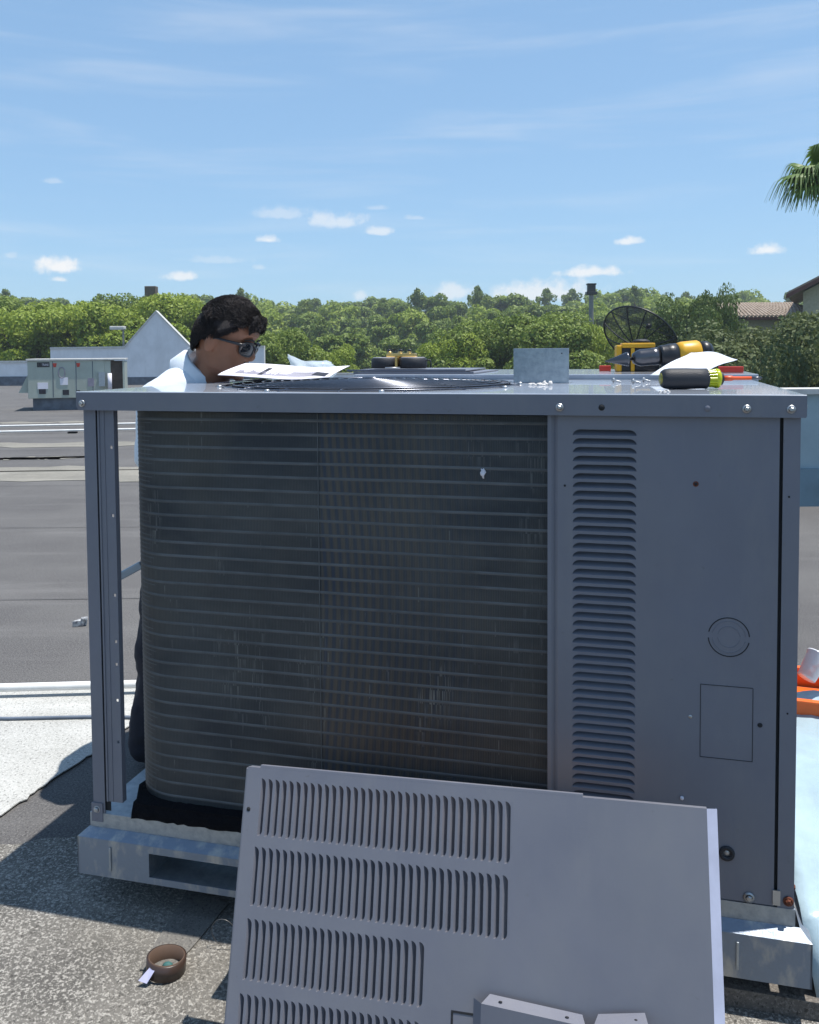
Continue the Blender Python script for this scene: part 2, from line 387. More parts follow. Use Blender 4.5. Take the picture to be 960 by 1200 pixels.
for k, (y0, y1, x0, x1) in enumerate([(10.6, 11.9, -9, 1.4), (14.6, 15.1, -12, 0), (19.4, 19.8, -14, -7), (12.8, 12.95, -6.5, -4.5)]):
    pts = [(x0, y0), ((x0+x1)/2, y0-.15), (x1, y0+.2), (x1, y1+.1), ((x0+x1)/2, y1), (x0, y1-.15)]
    sheet('stain_patch', pts, .005, stainm, .16, 14)
# seams between roofing sheets
sm_ = MB()
for y in (5.35, 7.6, 10.2, 14.0, 21.5):
    x = -40.0; yy = y
    while x < 2.0:
        y2 = yy+random.uniform(-.03, .03); sm_.add([(x, yy, .004), (min(x+1, 2.1), y2, .004), (min(x+1, 2.1), y2+.006+y*.0006, .004), (x, yy+.006+y*.0006, .004)], [(0, 1, 2, 3)]); yy = y2; x += 1.0
o = sm_.build('roof_seam', mat('seam_tar', (.075, .073, .075), .9, var=.3, scale=3)); tag(o, kind='structure')

# ------------------------------------------------------------------ parapets
def wall(name, pts, thick, label, cap=.06, base_h=.0, ang=0, loc=(0, 0, 0), group=None, wm=None, bm_=None):
    """pts: outline top from left to right [(x, z)...]"""
    t_ = empty(name, loc, (0, 0, ang), label, 'wall', group)
    poly = [(pts[0][0], 0)]+[(x, z-cap) for x, z in pts]+[(pts[-1][0], 0)]
    MB().prism(poly, 0, thick, 'y').build('wall_panel', wm or stucco, t_)
    for (x0, z0), (x1, z1) in zip(pts[:-1], pts[1:]):
        if abs(x1-x0) < .01: continue
        MB().prism([(x0, z0-cap), (x1, z1-cap), (x1, z1), (x0, z0)], -.05, thick+.05, 'y').build('coping', coping, t_)
    if base_h: MB().box((pts[0][0], -.04, .0), (pts[-1][0], -.002, base_h)).build('flashing', bm_ or flashing, t_)
    return t_
wall('parapet_wall', [(0, 1.84), (3.55, 1.86), (5.1, 3.56), (6.75, 1.84), (10.25, 1.84)], .3,
     'white stucco parapet wall with a pointed gable at the far edge of the roof', .1, .38, 0, (-17.2, 43.0, 0))
wall('parapet_wall', [(0, 1.2), (38, 1.2)], .3, 'low white parapet wall left of the gabled one, with dark flashing along its foot', .1, .45, 0, (-56.2, 43.05, 0))
wall('parapet_wall', [(0, 1.12), (10.0, 1.12)], .25, 'short pale blue-grey parapet wall behind the right side of the big unit', .05, .36, 0, (2.3, 8.5, 0), None, mat('blue_grey_membrane', (.27, .36, .40), .6, var=.08, scale=2), mat('teal_grey_membrane', (.14, .22, .27), .6, var=.12, scale=3))
wall('parapet_wall', [(0, .5), (9.0, .5)], .3, 'knee-high rear parapet hidden behind the big unit', .06, .2, 0, (-6.9, 43.0, 0))
wall('parapet_wall', [(0, .5), (34, .5)], .2, 'knee-high side parapet hidden behind the big unit', .06, .2, R(90), (2.25, 8.76, 0))

# ------------------------------------------------------------------ distant rooftop unit
def far_unit():
    t_ = empty('rooftop_unit', (-10.1, 23.7, 0), (0, 0, R(15)), 'boxy sage-green rooftop air conditioner standing on a low curb before the white parapet', 'air conditioner')
    k = 24/22.2
    Wd, Hh = 2.45, 1.0
    z0 = .33
    MB().box((.1, .1, 0), (Wd-.05, 1.6, z0)).build('curb', flashing, t_)
    MB().box((0, 0, z0), (Wd-.52, 1.7, z0+Hh), .012).build('cabinet', acgreen, t_)
    MB().box((Wd-.52, .02, z0), (Wd-.36, 1.7, z0+Hh-.01)).build('coil_frame', acgreen, t_)
    MB().box((Wd-.36, .05, z0+.1), (Wd-.03, 1.65, z0+Hh-.03)).build('coil', browncoil, t_)
    MB().box((Wd-.03, .05, z0), (Wd, 1.7, z0+Hh-.03)).build('side_panel', acgreen, t_)
    MB().box((Wd-.05, -.0, z0), (Wd, .1, z0+Hh-.02)).build('corner_post', acgreen, t_)
    MB().box((Wd-.52, 0, z0), (Wd-.05, .1, z0+.1)).build('base_rail', acgreen, t_)
    MB().box((-.03, -.04, z0+Hh), (Wd+.02, 1.74, z0+Hh+.05), .01).build('lid', coping, t_)
    MB().prism([(0, z0+.15), (-.25, z0+.15), (0, z0+.65)], .1, 1.6, 'y').build('intake_hood', acgreen, t_)
    for x in (.62, 1.2, 1.62):
        MB().box((x, -.006, z0+.02), (x+.018, 0, z0+Hh-.02)).build('panel_joint', flashing, t_)
    for x0, x1, za, zb, m_ in [(.24, .55, .83, .96, blackp), (.78, .98, .45, .8, whitep), (.24, .5, .25, .42, whitep), (.8, 1.0, .35, .55, whitep), (.27, .44, .12, .25, ink), (.86, 1.02, .08, .22, ink), (1.22, 1.3, .1, .2, ink), (1.5, 1.66, .3, .52, inkg)]:
        if zb-za > .33: continue
        MB().box((x0, -.009, z0+za), (x1, -.001, z0+zb)).build('label_plate', m_, t_)
    o = MB().tube([(.93-.08+.08*math.cos(a*.2), -.012, z0+.68+.14*math.sin(a*.2)) for a in range(33)], .012, 5).build('handle_ring', inkg, t_)
    for x in (.68, 1.27): MB().prism([(x-.05, z0+.93), (x+.05, z0+.93), (x+.03, z0+.83), (x-.03, z0+.83)], -.012, -.001, 'y').build('arrow_sticker', redp, t_)
    MB().lathe([(.04, 0), (.04, .012)], 12, ((.31, -.005, z0+.895), (0, -1, 0))).build('emblem', whitep, t_)
    c = bpy.data.curves.new('lettering', 'FONT'); c.body = 'TRANE'; c.size = .085; c.extrude = .002
    c.materials.append(whitep); o = bpy.data.objects.new('lettering', c); col.objects.link(o); o.parent = t_; o.location = (.365, -.012, z0+.865); o.rotation_euler = (R(90), 0, 0)
    bpy.context.view_layer.update(); me = bpy.data.meshes.new_from_object(o.evaluated_get(bpy.context.evaluated_depsgraph_get()))
    bpy.data.objects.remove(o); o = link('lettering', me, t_, (.365, -.012, z0+.865), (R(90), 0, 0)); o.scale = (.62, 1, 1)
    MB().box((Wd-.66, -.14, z0+.3), (Wd-.5, 0, z0+.68)).build('disconnect_box', galv, t_)
    MB().lathe([(.0, 0), (.055, 0), (.055, .45), (.0, .45)], 12, ((Wd-.38, -.1, z0+.2), (0, 0, 1))).build('filter_drier', whitep, t_)
    t_.scale = (1.0, 1.0, 1.0)
far_unit()

# pipes on the roof
def pipe(pts, r, label, blocks=True):
    t_ = empty('conduit_pipe', pts[0], label=label, cat='pipe')
    a = Vector(pts[0])
    MB().tube([Vector(p)-a for p in pts], r, 10).build('pipe', pvc, t_)
    if blocks:
        n = 5
        for k in range(n):
            p = Vector(pts[0]).lerp(Vector(pts[-1]), (k+.5)/n)-a
            MB().box((p.x-.08, p.y-.05, -a.z), (p.x+.08, p.y+.05, -a.z+max(.01, a.z-r)), .004).build('support_block', blackf, t_)
pipe([(-6, 3.80, .05), (-2.5, 3.80, .05), (-1.0, 3.88, .05)], .018, 'white plastic pipe along the back edge of the white roof strip', False)
pipe([(-14, 15.9, .05), (-4, 17.4, .05), (1.2, 18.0, .05)], .02, 'nearer of two thin white pipes crossing the grey roof')
pipe([(-14, 17.2, .05), (-4, 18.9, .05), (1.2, 19.4, .05)], .02, 'farther of two thin white pipes crossing the grey roof')
pipe([(-16, 21.2, .05), (-11.2, 23.6, .05)], .04, 'pale pipe leading to the left end of the distant green unit')

# ------------------------------------------------------------------ the big rooftop unit
O = Vector((-.8756, 2.4002, 0)); B0 = .2504           # B0: height of the cabinet floor
unit = empty('rooftop_air_conditioner', O, (0, 0, -YAW), 'large grey rooftop air conditioner with its front panel removed, bare coil showing', 'air conditioner')
WU = 1.787; HC = 1.100; DEP = 1.04
def Z(w): return B0+w
def UB(a, b): return ((a[0], a[1], Z(a[2])), (b[0], b[1], Z(b[2])))
# curb under the unit
MB().prism([(.30, .24), (.46, .06), (1.80, .045), (1.80, 1.9), (.1, 1.9), (.1, .42)], 0, Z(-.168)).build('curb', flashing, unit)
MB().prism([(.47, .0), (2.15, -.02), (2.15, .6), (1.745, .6), (1.745, .052), (.47, .062)], 0, .048).build('curb_flashing', darkband, unit)
# base rail with fork pockets
zt, zb = Z(-.062), Z(-.165)
fv = -.03
def rail_front():
    m_ = MB()
    segs = [(-.032, .185, 0), (.185, .46, 1), (.46, 1.30, 0), (1.30, 1.57, 1), (1.57, 1.822, 0)]
    for a, b, hole in segs:
        if hole:
            m_.box((a, fv, zb), (b, fv+.004, zb+.018)); m_.box((a, fv, zt-.02), (b, fv+.004, zt))
        else: m_.box((a, fv, zb), (b, fv+.004, zt))
    # sloping ledge up to the floor pan, return flange below
    m_.add([(-.032, fv, zt), (1.822, fv, zt), (1.80, -.002, Z(-.045)), (-.012, -.002, Z(-.045))], [(0, 1, 2, 3)])
    m_.box((-.032, fv+.004, zb), (1.822, fv+.03, zb+.003))
    # left and right sides
    for x in (-.032, 1.818): m_.box((x, fv, zb), (x+.004, 2.0, zt))
    m_.add([(-.032, fv, zt), (-.032, 2.0, zt), (-.012, 2.0, Z(-.045)), (-.012, -.002, Z(-.045))], [(0, 1, 2, 3)])
    m_.add([(1.822, fv, zt), (1.822, 2.0, zt), (1.80, 2.0, Z(-.045)), (1.80, -.002, Z(-.045))], [(3, 2, 1, 0)])
    return m_
rl = rail_front().build('base_rail', galv_rust, unit)
for a, b in ((.185, .46), (1.30, 1.57)):
    o = MB().box((a-.02, .09, zb+.0), (b+.02, .096, zt)).box((a-.02, fv+.01, zb+.008), (b+.02, .09, zb+.012)).box((a-.02, fv+.01, zt-.024), (b+.02, .09, zt-.018)).box((a-.005, fv+.006, zb), (a-.001, .09, zt)).box((b+.001, fv+.006, zb), (b+.005, .09, zt)).box((a-.01, .04, zb+.05), (b+.01, .088, zb+.056)).build('fork_pocket', galv, unit)
for x in (.066, 1.663, .75): MB().box((x, fv-.004, zb+.02), (x+.006, fv, zt-.018), .0015).build('rail_rib', galv, rl)
MB().box((-.01, -.0015, Z(-.045)), (1.79, .006, Z(-.006))).build('pan_lip', galv, unit)
MB().box((-.008, .006, Z(-.02)), (1.788, 1.98, Z(-.012))).build('floor_pan', galv, unit)

def bolt(parent, u, v, w, r=.0075, m_=zinc, nrm=(0, -1, 0), name='bolt', washer=True):
    b_ = MB()
    if washer: b_.lathe([(0, 0), (r*1.25, 0), (r*1.25, .002), (r*.8, .0028)], 16, ((u, v, Z(w)), nrm))
    b_.lathe([(r*.72, .001), (r*.72, .007), (r*.5, .0085), (0, .0085)], 6, ((u, v, Z(w)), nrm), False)
    return b_.build(name, m_, parent)
# left corner post: flange, groove, inner flange with see-through holes
pl = empty('corner_post', (0, 0, 0)); pl.parent = unit
MB().box(*UB((-.0, 0, -.012), (.036, .0025, HC)), ).box(*UB((0, .0025, -.012), (.0025, .05, HC))).build('outer_flange', paint, pl)
MB().box(*UB((.030, .006, .0), (.050, .008, HC))).build('groove', darkvoid, pl)
inner = MB(); z_ = .028
holes = [.085, .175, .335, .375, .575, .635, .815]
holes = sorted([front for front in (.1965, .312, .411, .473, .60, .816, 1.0)])
for hz in holes+[None]:
    top_ = (hz-.004) if hz else HC
    inner.box(*UB((.043, .003, z_), (.089, .005, top_)))
    if hz:
        inner.box(*UB((.043, .003, hz-.004), (.0765, .005, hz+.004))); inner.box(*UB((.0835, .003, hz-.004), (.089, .005, hz+.004)))
        z_ = hz+.004
inner.box(*UB((.041, .0005, .028), (.046, .0028, HC)))
inner.box(*UB((.0585, .0015, .028), (.061, .0029, HC))).box(*UB((.087, .005, .028), (.089, .022, HC)))
inner.build('inner_flange', paint, pl)
bolt(unit, .012, -.001, .004, .010)
MB().box(*UB((-.004, -.0035, -.03), (.03, -.001, .022))).build('corner_foot', paint, unit)
# right corner post
MB().box(*UB((1.752, 0, -.008), (WU, .0025, HC))).box(*UB((WU-.0025, .0025, -.008), (WU, .06, HC))).build('corner_post', paint, unit)
MB().box(*UB((1.744, .008, -.005), (1.754, .010, HC))).build('panel_gap', darkvoid, unit)
MB().box(*UB((WU-.004, .06, -.005), (WU-.0015, DEP+.9, HC))).build('side_panel', paint, unit)
MB().box(*UB((.62, DEP+.86, -.005), (WU-.004, DEP+.863, HC))).build('rear_panel', paint, unit)
MB().box(*UB((.62, DEP-.02, -.01), (.624, DEP+.86, HC))).build('rear_side_panel', paint, unit)
MB().box(*UB((1.248, .04, -.01), (1.251, DEP, HC))).build('partition', galv, unit)
# centre post with its bends
MB().box(*UB((1.238, 0.0, -.005), (1.246, .03, HC))).add(
    [(1.246, .0, Z(-.005)), (1.254, .006, Z(-.005)), (1.262, .0, Z(-.005)), (1.246, .0, Z(HC)), (1.254, .006, Z(HC)), (1.262, .0, Z(HC))], [(0, 1, 4, 3), (1, 2, 5, 4)]).build('centre_post', paint, unit)
# access panel
ap = empty('access_panel', (0, 0, 0)); ap.parent = unit
px0, px1, lx0, lx1, lw0, nl = 1.262, 1.7445, 1.296, 1.440, .198, 43
PIT = .876/43
lw1 = lw0+nl*PIT
MB().box(*UB((px0, 0, -.004), (lx0, .002, HC))).box(*UB((lx1, 0, -.004), (px1, .002, HC))).box(*UB((lx0, 0, -.004), (lx1, .002, lw0))).box(*UB((lx0, 0, lw1), (lx1, .002, HC))).box(*UB((px1-.002, .002, -.004), (px1, .02, HC))).build('panel_sheet', paint, ap)
MB().box(*UB((lx0-.01, .03, lw0-.01), (lx1+.01, .032, lw1+.01))).build('inner_liner', darkvoid, ap)
def louver_mesh(width, pitch, opening, depth, rad):
    """one louver cell in x (long way), z (pitch); scoop attached along z = 0, pressed inwards (+y)"""
    xs = []
    n = 5
    for i in range(n+1):
        a = math.pi/2*i/n; xs.append((rad*(1-math.cos(a)), math.sin(a)))
    cols = [(x, max(s_, .02)) for x, s_ in xs]+[(width-x, max(s_, .02)) for x, s_ in reversed(xs)]
    mrg = .0
    m_ = MB(); J = 4; vs = []; fs = []
    for x, s_ in cols:
        for j in range(J+1):
            q = j/J; vs.append((x, depth*s_*math.sin(q*math.pi/2)**1.0*(1 if s_ > .05 else .1), opening*s_*q))
        vs.append((x, 0, opening*s_)); vs.append((x, 0, pitch))
        vs.append((x, .0022, opening*s_))
    K = J+4
    for i in range(len(cols)-1):
        a = i*K; b = (i+1)*K
        for j in range(J): fs.append((a+j, b+j, b+j+1, a+j+1))
        fs.append((a+J+1, b+J+1, b+J+2, a+J+2)); fs.append((a+J+1, a+J+3, b+J+3, b+J+1))
    m_.add(vs, fs, False); return m_
lme = louver_mesh(lx1-lx0, PIT, PIT*.66, .018, .018).mesh('louver', paint)
for k in range(nl): link('louver', lme, ap, (lx0, 0, Z(lw0+k*PIT)))
# pressed knock-out rings, knock-out door, holes
for r_ in (.044, .036, .024):
    for a0, a1 in ((5, 170), (185, 350)):
        MB().tube([(1.643+r_*math.cos(R(a)), -.0002, Z(.603)+r_*math.sin(R(a))) for a in range(a0, a1+1, 9)], .0009 if r_ < .04 else .0012, 5).build('knockout_ring', darkvoid if r_ > .04 else paint, ap)
d0, d1, e0, e1 = 1.583, 1.695, .322, .490
MB().box(*UB((d0, -.0009, e0), (d0+.0012, 0, e1))).box(*UB((d1, -.0009, e0), (d1+.0012, 0, e1))).box(*UB((d0, -.0009, e0), (d1, 0, e0+.0012))).box(*UB((d0, -.0009, e1), (d1, 0, e1+.0012))).build('knockout_outline', darkvoid, ap)
def hole(u, w, r, m_=darkvoid, name='screw_hole', parent=None):
    return MB().lathe([(0, .0006), (r, .0006), (r*1.05, 0)], 16, ((u, -.0002, Z(w)), (0, -1, 0))).build(name, m_, parent or ap)
hole(1.5695, .9475, .006, rust, 'rust_spot'); hole(1.5695, .9475, .0035, darkvoid).location.y = -.0008
hole(1.711, .408, .0052); hole(1.562, .413, .004, zinc, 'bright_screw'); hole(1.278, .935, .0026); hole(1.765, .925, .0022, parent=unit); hole(1.768, .44, .002, parent=unit)
MB().lathe([(.0085, 0), (.0085, .004), (.0165, .004), (.0175, .002), (.0175, 0)], 24, ((1.6435, -.0005, Z(.104)), (0, -1, 0))).build('rubber_grommet', rubber, ap)
hole(1.6435, .104, .0085, zinc, 'pipe_end')
bolt(ap, 1.692, -.001, .008, .010); hole(1.695, -.012, .006)
bolt(unit, 1.775, -.001, .012, .009, rust); MB().box(*UB((1.742, -.004, .0), (1.758, 0, .034)), ).build('hinge_clip', zinc, unit)
bolt(unit, 1.788, .045, .02, .009, rust, (1, 0, 0))
MB().lathe([(0, 0), (.0042, 0), (.0042, .004), (0, .005)], 12, ((1.545, -.001, Z(.222)), (0, -1, 0))).build('bright_screw', whitep, ap)

# coil: swept sheet with real tube rows, wraps round the front left corner
def coil_path():
    r_ = .15; u0, v0 = .078, .03
    P = []; s_ = 0
    for v in (.98, .8, .6, .4, .25): P.append((u0, v))
    for i in range(0, 13):
        a = math.pi*.5*i/12; P.append((u0+r_-r_*math.cos(a), v0+r_-r_*math.sin(a)))
    for u in (.45, .6, .75, .9, 1.05, 1.15, 1.237): P.append((u, v0))
    return P
P = coil_path(); cz0, cz1 = .034, 1.095
me_v = []; me_f = []; L_ = [0]
for i in range(1, len(P)): L_.append(L_[-1]+math.dist(P[i], P[i-1]))
nz2 = 2
for (u, v) in P:
    me_v += [(u, v, Z(cz0)), (u, v, Z(cz1))]
n0 = len(P)
for (u, v), (tu, tv) in zip(P, [((P[min(i+1, n0-1)][0]-P[max(i-1, 0)][0]), (P[min(i+1, n0-1)][1]-P[max(i-1, 0)][1])) for i in range(n0)]):
    l_ = math.hypot(tu, tv); nx, ny = -tv/l_, tu/l_
    me_v += [(u+nx*.045, v+ny*.045, Z(cz0)), (u+nx*.045, v+ny*.045, Z(cz1))]
for i in range(n0-1):
    me_f.append((2*i, 2*i+2, 2*i+3, 2*i+1)); o2 = 2*n0
    me_f.append((o2+2*i, o2+2*i+1, o2+2*i+3, o2+2*i+2)); me_f.append((2*i+1, 2*i+3, o2+2*i+3, o2+2*i+1))
me = bpy.data.meshes.new('condenser_coil'); me.from_pydata(me_v, [], me_f); me.materials.append(coilm)
uvl = me.uv_layers.new(name='UVMap')
for p_ in me.polygons:
    p_.use_smooth = False
    for li in p_.loop_indices:
        vi = me.loops[li].vertex_index; i = (vi % (2*n0))//2
        uvl.data[li].uv = (L_[i], me_v[vi][2])
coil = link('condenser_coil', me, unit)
tr = MB(); row = 0
cut = P
full = MB()
npts = [(u, v-.0005) for u, v in P]
for k in range(30):
    w_ = .052+k*.0366
    if w_ > cz1: break
    ring = []
    m_ = MB()
    # outer normal offset for curved part
    vs = []; fs = []
    for i, (u, v) in enumerate(P):
        tu = P[min(i+1, n0-1)][0]-P[max(i-1, 0)][0]; tv = P[min(i+1, n0-1)][1]-P[max(i-1, 0)][1]; l_ = math.hypot(tu, tv); nx, ny = tv/l_, -tu/l_
        wob = .0006*math.sin(u*9+k)
        for (off, dz) in ((-.0008, -.0060), (.0008, -.0030), (.0009, .001), (-.0008, .0045)): vs.append((u+nx*off, v+ny*off, Z(w_+dz+wob)))
    for i in range(n0-1):
        for j in range(3): fs.append((i*4+j, (i+1)*4+j, (i+1)*4+j+1, i*4+j+1))
    m_.add(vs, fs, True); m_.build('tube_row', tubem, coil)
    # the tighter ribbing seen round the bend
    for extra in (.0122, .0244):
        NE = random.choice((14, 15, 16, 17, 18))
        vs = []; fs = []; cnt = 0
        for i, (u, v) in enumerate(P[:NE]):
            tu = P[min(i+1, n0-1)][0]-P[max(i-1, 0)][0]; tv = P[min(i+1, n0-1)][1]-P[max(i-1, 0)][1]; l_ = math.hypot(tu, tv); nx, ny = tv/l_, -tu/l_
            sc = 1-2*max(0, i-11)/(NE-11)
            for (off, dz) in ((-.001, -.003), (.0009*sc, -.001), (.0009*sc, .001), (-.001, .003)): vs.append((u+nx*off, v+ny*off, Z(w_+extra+dz)))
            cnt += 1
        for i in range(cnt-1):
            for j in range(3): fs.append((i*4+j, (i+1)*4+j, (i+1)*4+j+1, i*4+j+1))
        full.add(vs, fs, True)
o = full.build('bend_ribs', tubem, coil); tag(o, kind='stuff')
MB().box(*UB((.655, .0285, cz0), (.657, .0298, cz1))).build('coil_seam', tubem, coil)
MB().ell((1.08, .0285, Z(.955)), (.006, .0025, .010), 12, 9, f=lambda q: q*(1+.9*noise.noise(q*330))).build('lint_tuft', whitep, coil)
MB().prism([(.13, .0), (1.237, .0), (1.237, .09), (.3, .09), (.16, .2), (.10, .24), (.08, .10)], Z(-.012), Z(.033)).build('foam_pad', blackf, unit)
fo = MB()
vs = []; fs = []
for i in range(25):
    u = .12+.37*i/24; r0 = random.uniform(-.004, .004)
    vs += [(u, -.004+r0, Z(-.006)), (u+.004, -.008+r0, Z(.012)), (u, .006, Z(.036+r0*.5)), (u, .05, Z(.036))]
for i in range(24):
    for j in range(3): fs.append((i*4+j, i*4+4+j, i*4+5+j, i*4+1+j))
fo.add(vs, fs, True).build('foam_strip', blackf, unit)

# lid ------------------------------------------------------------
LW = HC+.049
lid = empty('lid', (0, 0, 0)); lid.parent = unit
MB().prism([(-.012, Z(HC+.010)), (-.004, Z(HC)), (WU+.008, Z(HC)), (WU+.010, Z(HC+.004)), (WU+.010, Z(LW-.001)), (-.012, Z(LW-.001))], -.014, -.011, 'y').build('front_flange', paint, lid)
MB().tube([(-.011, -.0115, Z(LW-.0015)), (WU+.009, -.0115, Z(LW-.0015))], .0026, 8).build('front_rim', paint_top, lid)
MB().box(*UB((-.012, -.011, HC+.004), (-.009, DEP, LW-.0012))).box(*UB((WU+.007, -.011, HC+.004), (WU+.010, DEP, LW-.0012))).box(*UB((-.009, DEP-.003, HC+.004), (WU+.007, DEP, LW-.0012))).build('side_flange', paint, lid)
# top sheet with a round fan opening
FC = (.665, .475); FR = .415
def top_sheet():
    m_ = MB(); x0, y0, x1, y1 = -.012, -.0115, WU+.010, DEP
    n = 96; inn = []; out = []
    for k in range(n):
        a = 2*math.pi*k/n; c, s_ = math.cos(a), math.sin(a)
        inn.append((FC[0]+FR*c, FC[1]+FR*s_, Z(LW)))
        t1 = min(((x1-FC[0])/c if c > 1e-6 else (x0-FC[0])/c if c < -1e-6 else 9), ((y1-FC[1])/s_ if s_ > 1e-6 else (y0-FC[1])/s_ if s_ < -1e-6 else 9))
        out.append((FC[0]+t1*c, FC[1]+t1*s_, Z(LW)))
    m_.add(inn+out, [(k, (k+1) % n, n+(k+1) % n, n+k) for k in range(n)])
    for cx, cy in ((x0, y0), (x1, y0), (x1, y1), (x0, y1)):
        a = math.atan2(cy-FC[1], cx-FC[0]) % (2*math.pi); k = int(a/(2*math.pi/n))
        m_.add([out[k], (cx, cy, Z(LW)), out[(k+1) % n]], [(0, 1, 2)])
    return m_
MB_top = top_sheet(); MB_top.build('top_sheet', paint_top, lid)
MB().lathe([(FR, 0), (FR-.01, -.02), (FR-.012, -.16)], 64, ((FC[0], FC[1], Z(LW)-.0005), (0, 0, 1))).build('fan_shroud', darkvoid, lid)
fan = empty('fan', (FC[0], FC[1], Z(LW-.14))); fan.parent = unit
MB().lathe([(0, .05), (.07, .045), (.08, 0), (.08, -.12), (0, -.12)], 24).build('fan_motor', blackp, fan)
for k in range(4):
    a0 = k*math.pi/2
    vs = []; fs = []
    for i in range(6):
        r_ = .08+.31*i/5
        for j in range(4):
            a = a0+(j/3-.5)*(.9-.25*i/5); vs.append((r_*math.cos(a), r_*math.sin(a), .03*(j/3-.5)*2))
    for i in range(5):
        for j in range(3): fs.append((i*4+j, i*4+j+1, i*4+5+j, i*4+4+j))
    MB().add(vs, fs, True).build('fan_blade', galv, fan)
gd = MB()
gr = FR+.025
def gz(r_): return Z(LW)+.004+.017*(1-(r_/gr)**2)**.6 if r_ < gr else Z(LW)+.004
nr = 15
for i in range(nr):
    r_ = gr*(i+1.5)/(nr+.5)
    gd.tube([(FC[0]+r_*math.cos(a), FC[1]+r_*math.sin(a), gz(min(r_, gr*.999))) for a in [2*math.pi*k/72 for k in range(73)]], .0017, 5, False)
guard = gd.build('fan_guard', wire, lid)
sp_ = MB()
for k in range(16):
    a = 2*math.pi*k/16+.1
    sp_.tube([(FC[0]+r_*math.cos(a), FC[1]+r_*math.sin(a), gz(min(r_, gr*.999))-.004) for r_ in [gr*j/8 for j in range(1, 9)]], .0024, 5)
sp_.build('guard_spokes', wire, guard)
MB().lathe([(0, .006), (.03, .004), (.03, 0), (0, 0)], 20, ((FC[0], FC[1], gz(0)), (0, 0, 1))).build('guard_boss', wire, guard)
for a in (20, 110, 200, 250, 290, 340):
    u_, v_ = FC[0]+(gr+.012)*math.cos(R(a)), FC[1]+(gr+.012)*math.sin(R(a))
    MB().lathe([(.008, 0), (.008, .003), (.005, .006), (0, .006)], 8, ((u_, v_, Z(LW)), (0, 0, 1))).build('guard_clip', zinc, lid)
def fl_bolt(u, w=1.1185, **k): return bolt(lid, u, -.0142, w, .0076, **k)
for u in (.006, 1.267, 1.674, 1.765): fl_bolt(u)
for u, m_ in ((1.362, darkvoid), (1.592, paint)):
    MB().lathe([(0, .0016), (.0062, .0016), (.0072, 0)], 16, ((u, -.0141, Z(1.119)), (0, -1, 0))).build('flange_hole', m_, lid)
bolt(lid, WU+.0105, .04, 1.122, .009, zinc, (1, 0, 0))
# raised rear section of the top, and the flat joint strip
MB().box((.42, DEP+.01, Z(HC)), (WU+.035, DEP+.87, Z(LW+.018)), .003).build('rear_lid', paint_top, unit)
MB().box((-.005, DEP+.0, Z(HC-.02)), (.42, DEP+.03, Z(LW-.004))).build('rear_rail', paint, unit)
MB().box((.0, DEP-.04, Z(-.01)), (.05, DEP, Z(HC))).build('rear_post', paint, unit)

# ------------------------------------------------------------------ things on the unit
def UW(u, v, w=None):            # unit frame -> world
    p_ = O+Uv*u+Vv*v; p_.z = Z(LW if w is None else w); return p_
def on_lid(name, u, v, label, cat, ang=0, w=None, group=None):
    return empty(name, UW(u, v, w), (0, 0, -YAW+ang), label, cat, group)
# standing steel plate
pt = on_lid('steel_plate', 1.145, .70, 'bare steel plate standing on edge in the middle of the lid', 'metal plate', R(-8))
MB().box((-.088, 0, .0), (.088, .003, .108), .0012).build('plate', galv, pt)
MB().box((-.088, .003, .0), (.088, .05, .002)).build('foot_flange', galv, pt)
for x in (.066,): MB().lathe([(0, .0006), (.002, .0006), (.002, 0)], 10, ((x, -.0002, .092), (0, -1, 0))).build('rivet_hole', darkvoid, pt)
# white crumbs
def crumbs(u, v, n, label, s_=1):
    m_ = MB()
    for i in range(n):
        x = random.uniform(-.03, .03)*s_; h = random.uniform(.003, .009)*s_*(1+.8*(x > .01))
        m_.ell((x, random.uniform(-.008, .008), h*.3), (random.uniform(.005, .010)*s_, .005, h*.6), 9, 6, f=lambda q: q*(1+.4*noise.noise(q*260+Vector((x*90, 0, 0)))))
    o = m_.build('foam_scrap', mat('torn_foam', (.62, .60, .58), .95, spec=.1), None, UW(u, v), (0, 0, -YAW)); tag(o, label, 'scrap'); return o
crumbs(1.165, .52, 14, 'crumbled white foam scrap in front of the standing steel plate')
crumbs(1.50, .12, 5, 'tiny bright metal scrap below the black handle of the screwdriver', .5)
# screws
def screw(u, v, ang, label, up_=False):
    o = on_lid('hex_screw', u, v, label, 'screw', ang, group='loose hex screws on the lid')
    MB().lathe([(0, -.004), (.0055, -.004), (.0055, 0), (.0075, 0), (.0075, .0015), (.0028, .002), (.0026, .022), (.0006, .028), (0, .028)], 10, ((0, 0, .0078), (math.cos(.2), 0, -.18))).build('screw_shank', zinc, o)
    MB().lathe([(.0, -.0045), (.0052, -.0045), (.0052, 0)], 6, ((0, 0, .0078), (math.cos(.2), 0, -.18)), False).build('screw_head', zinc, o)
screw(1.365, .74, R(-30), 'loose hex screw, leftmost of the three on the lid')
screw(1.425, .66, R(-35), 'loose hex screw in the middle of the three on the lid')
screw(1.455, .80, R(-40), 'loose hex screw, rightmost of the three on the lid')
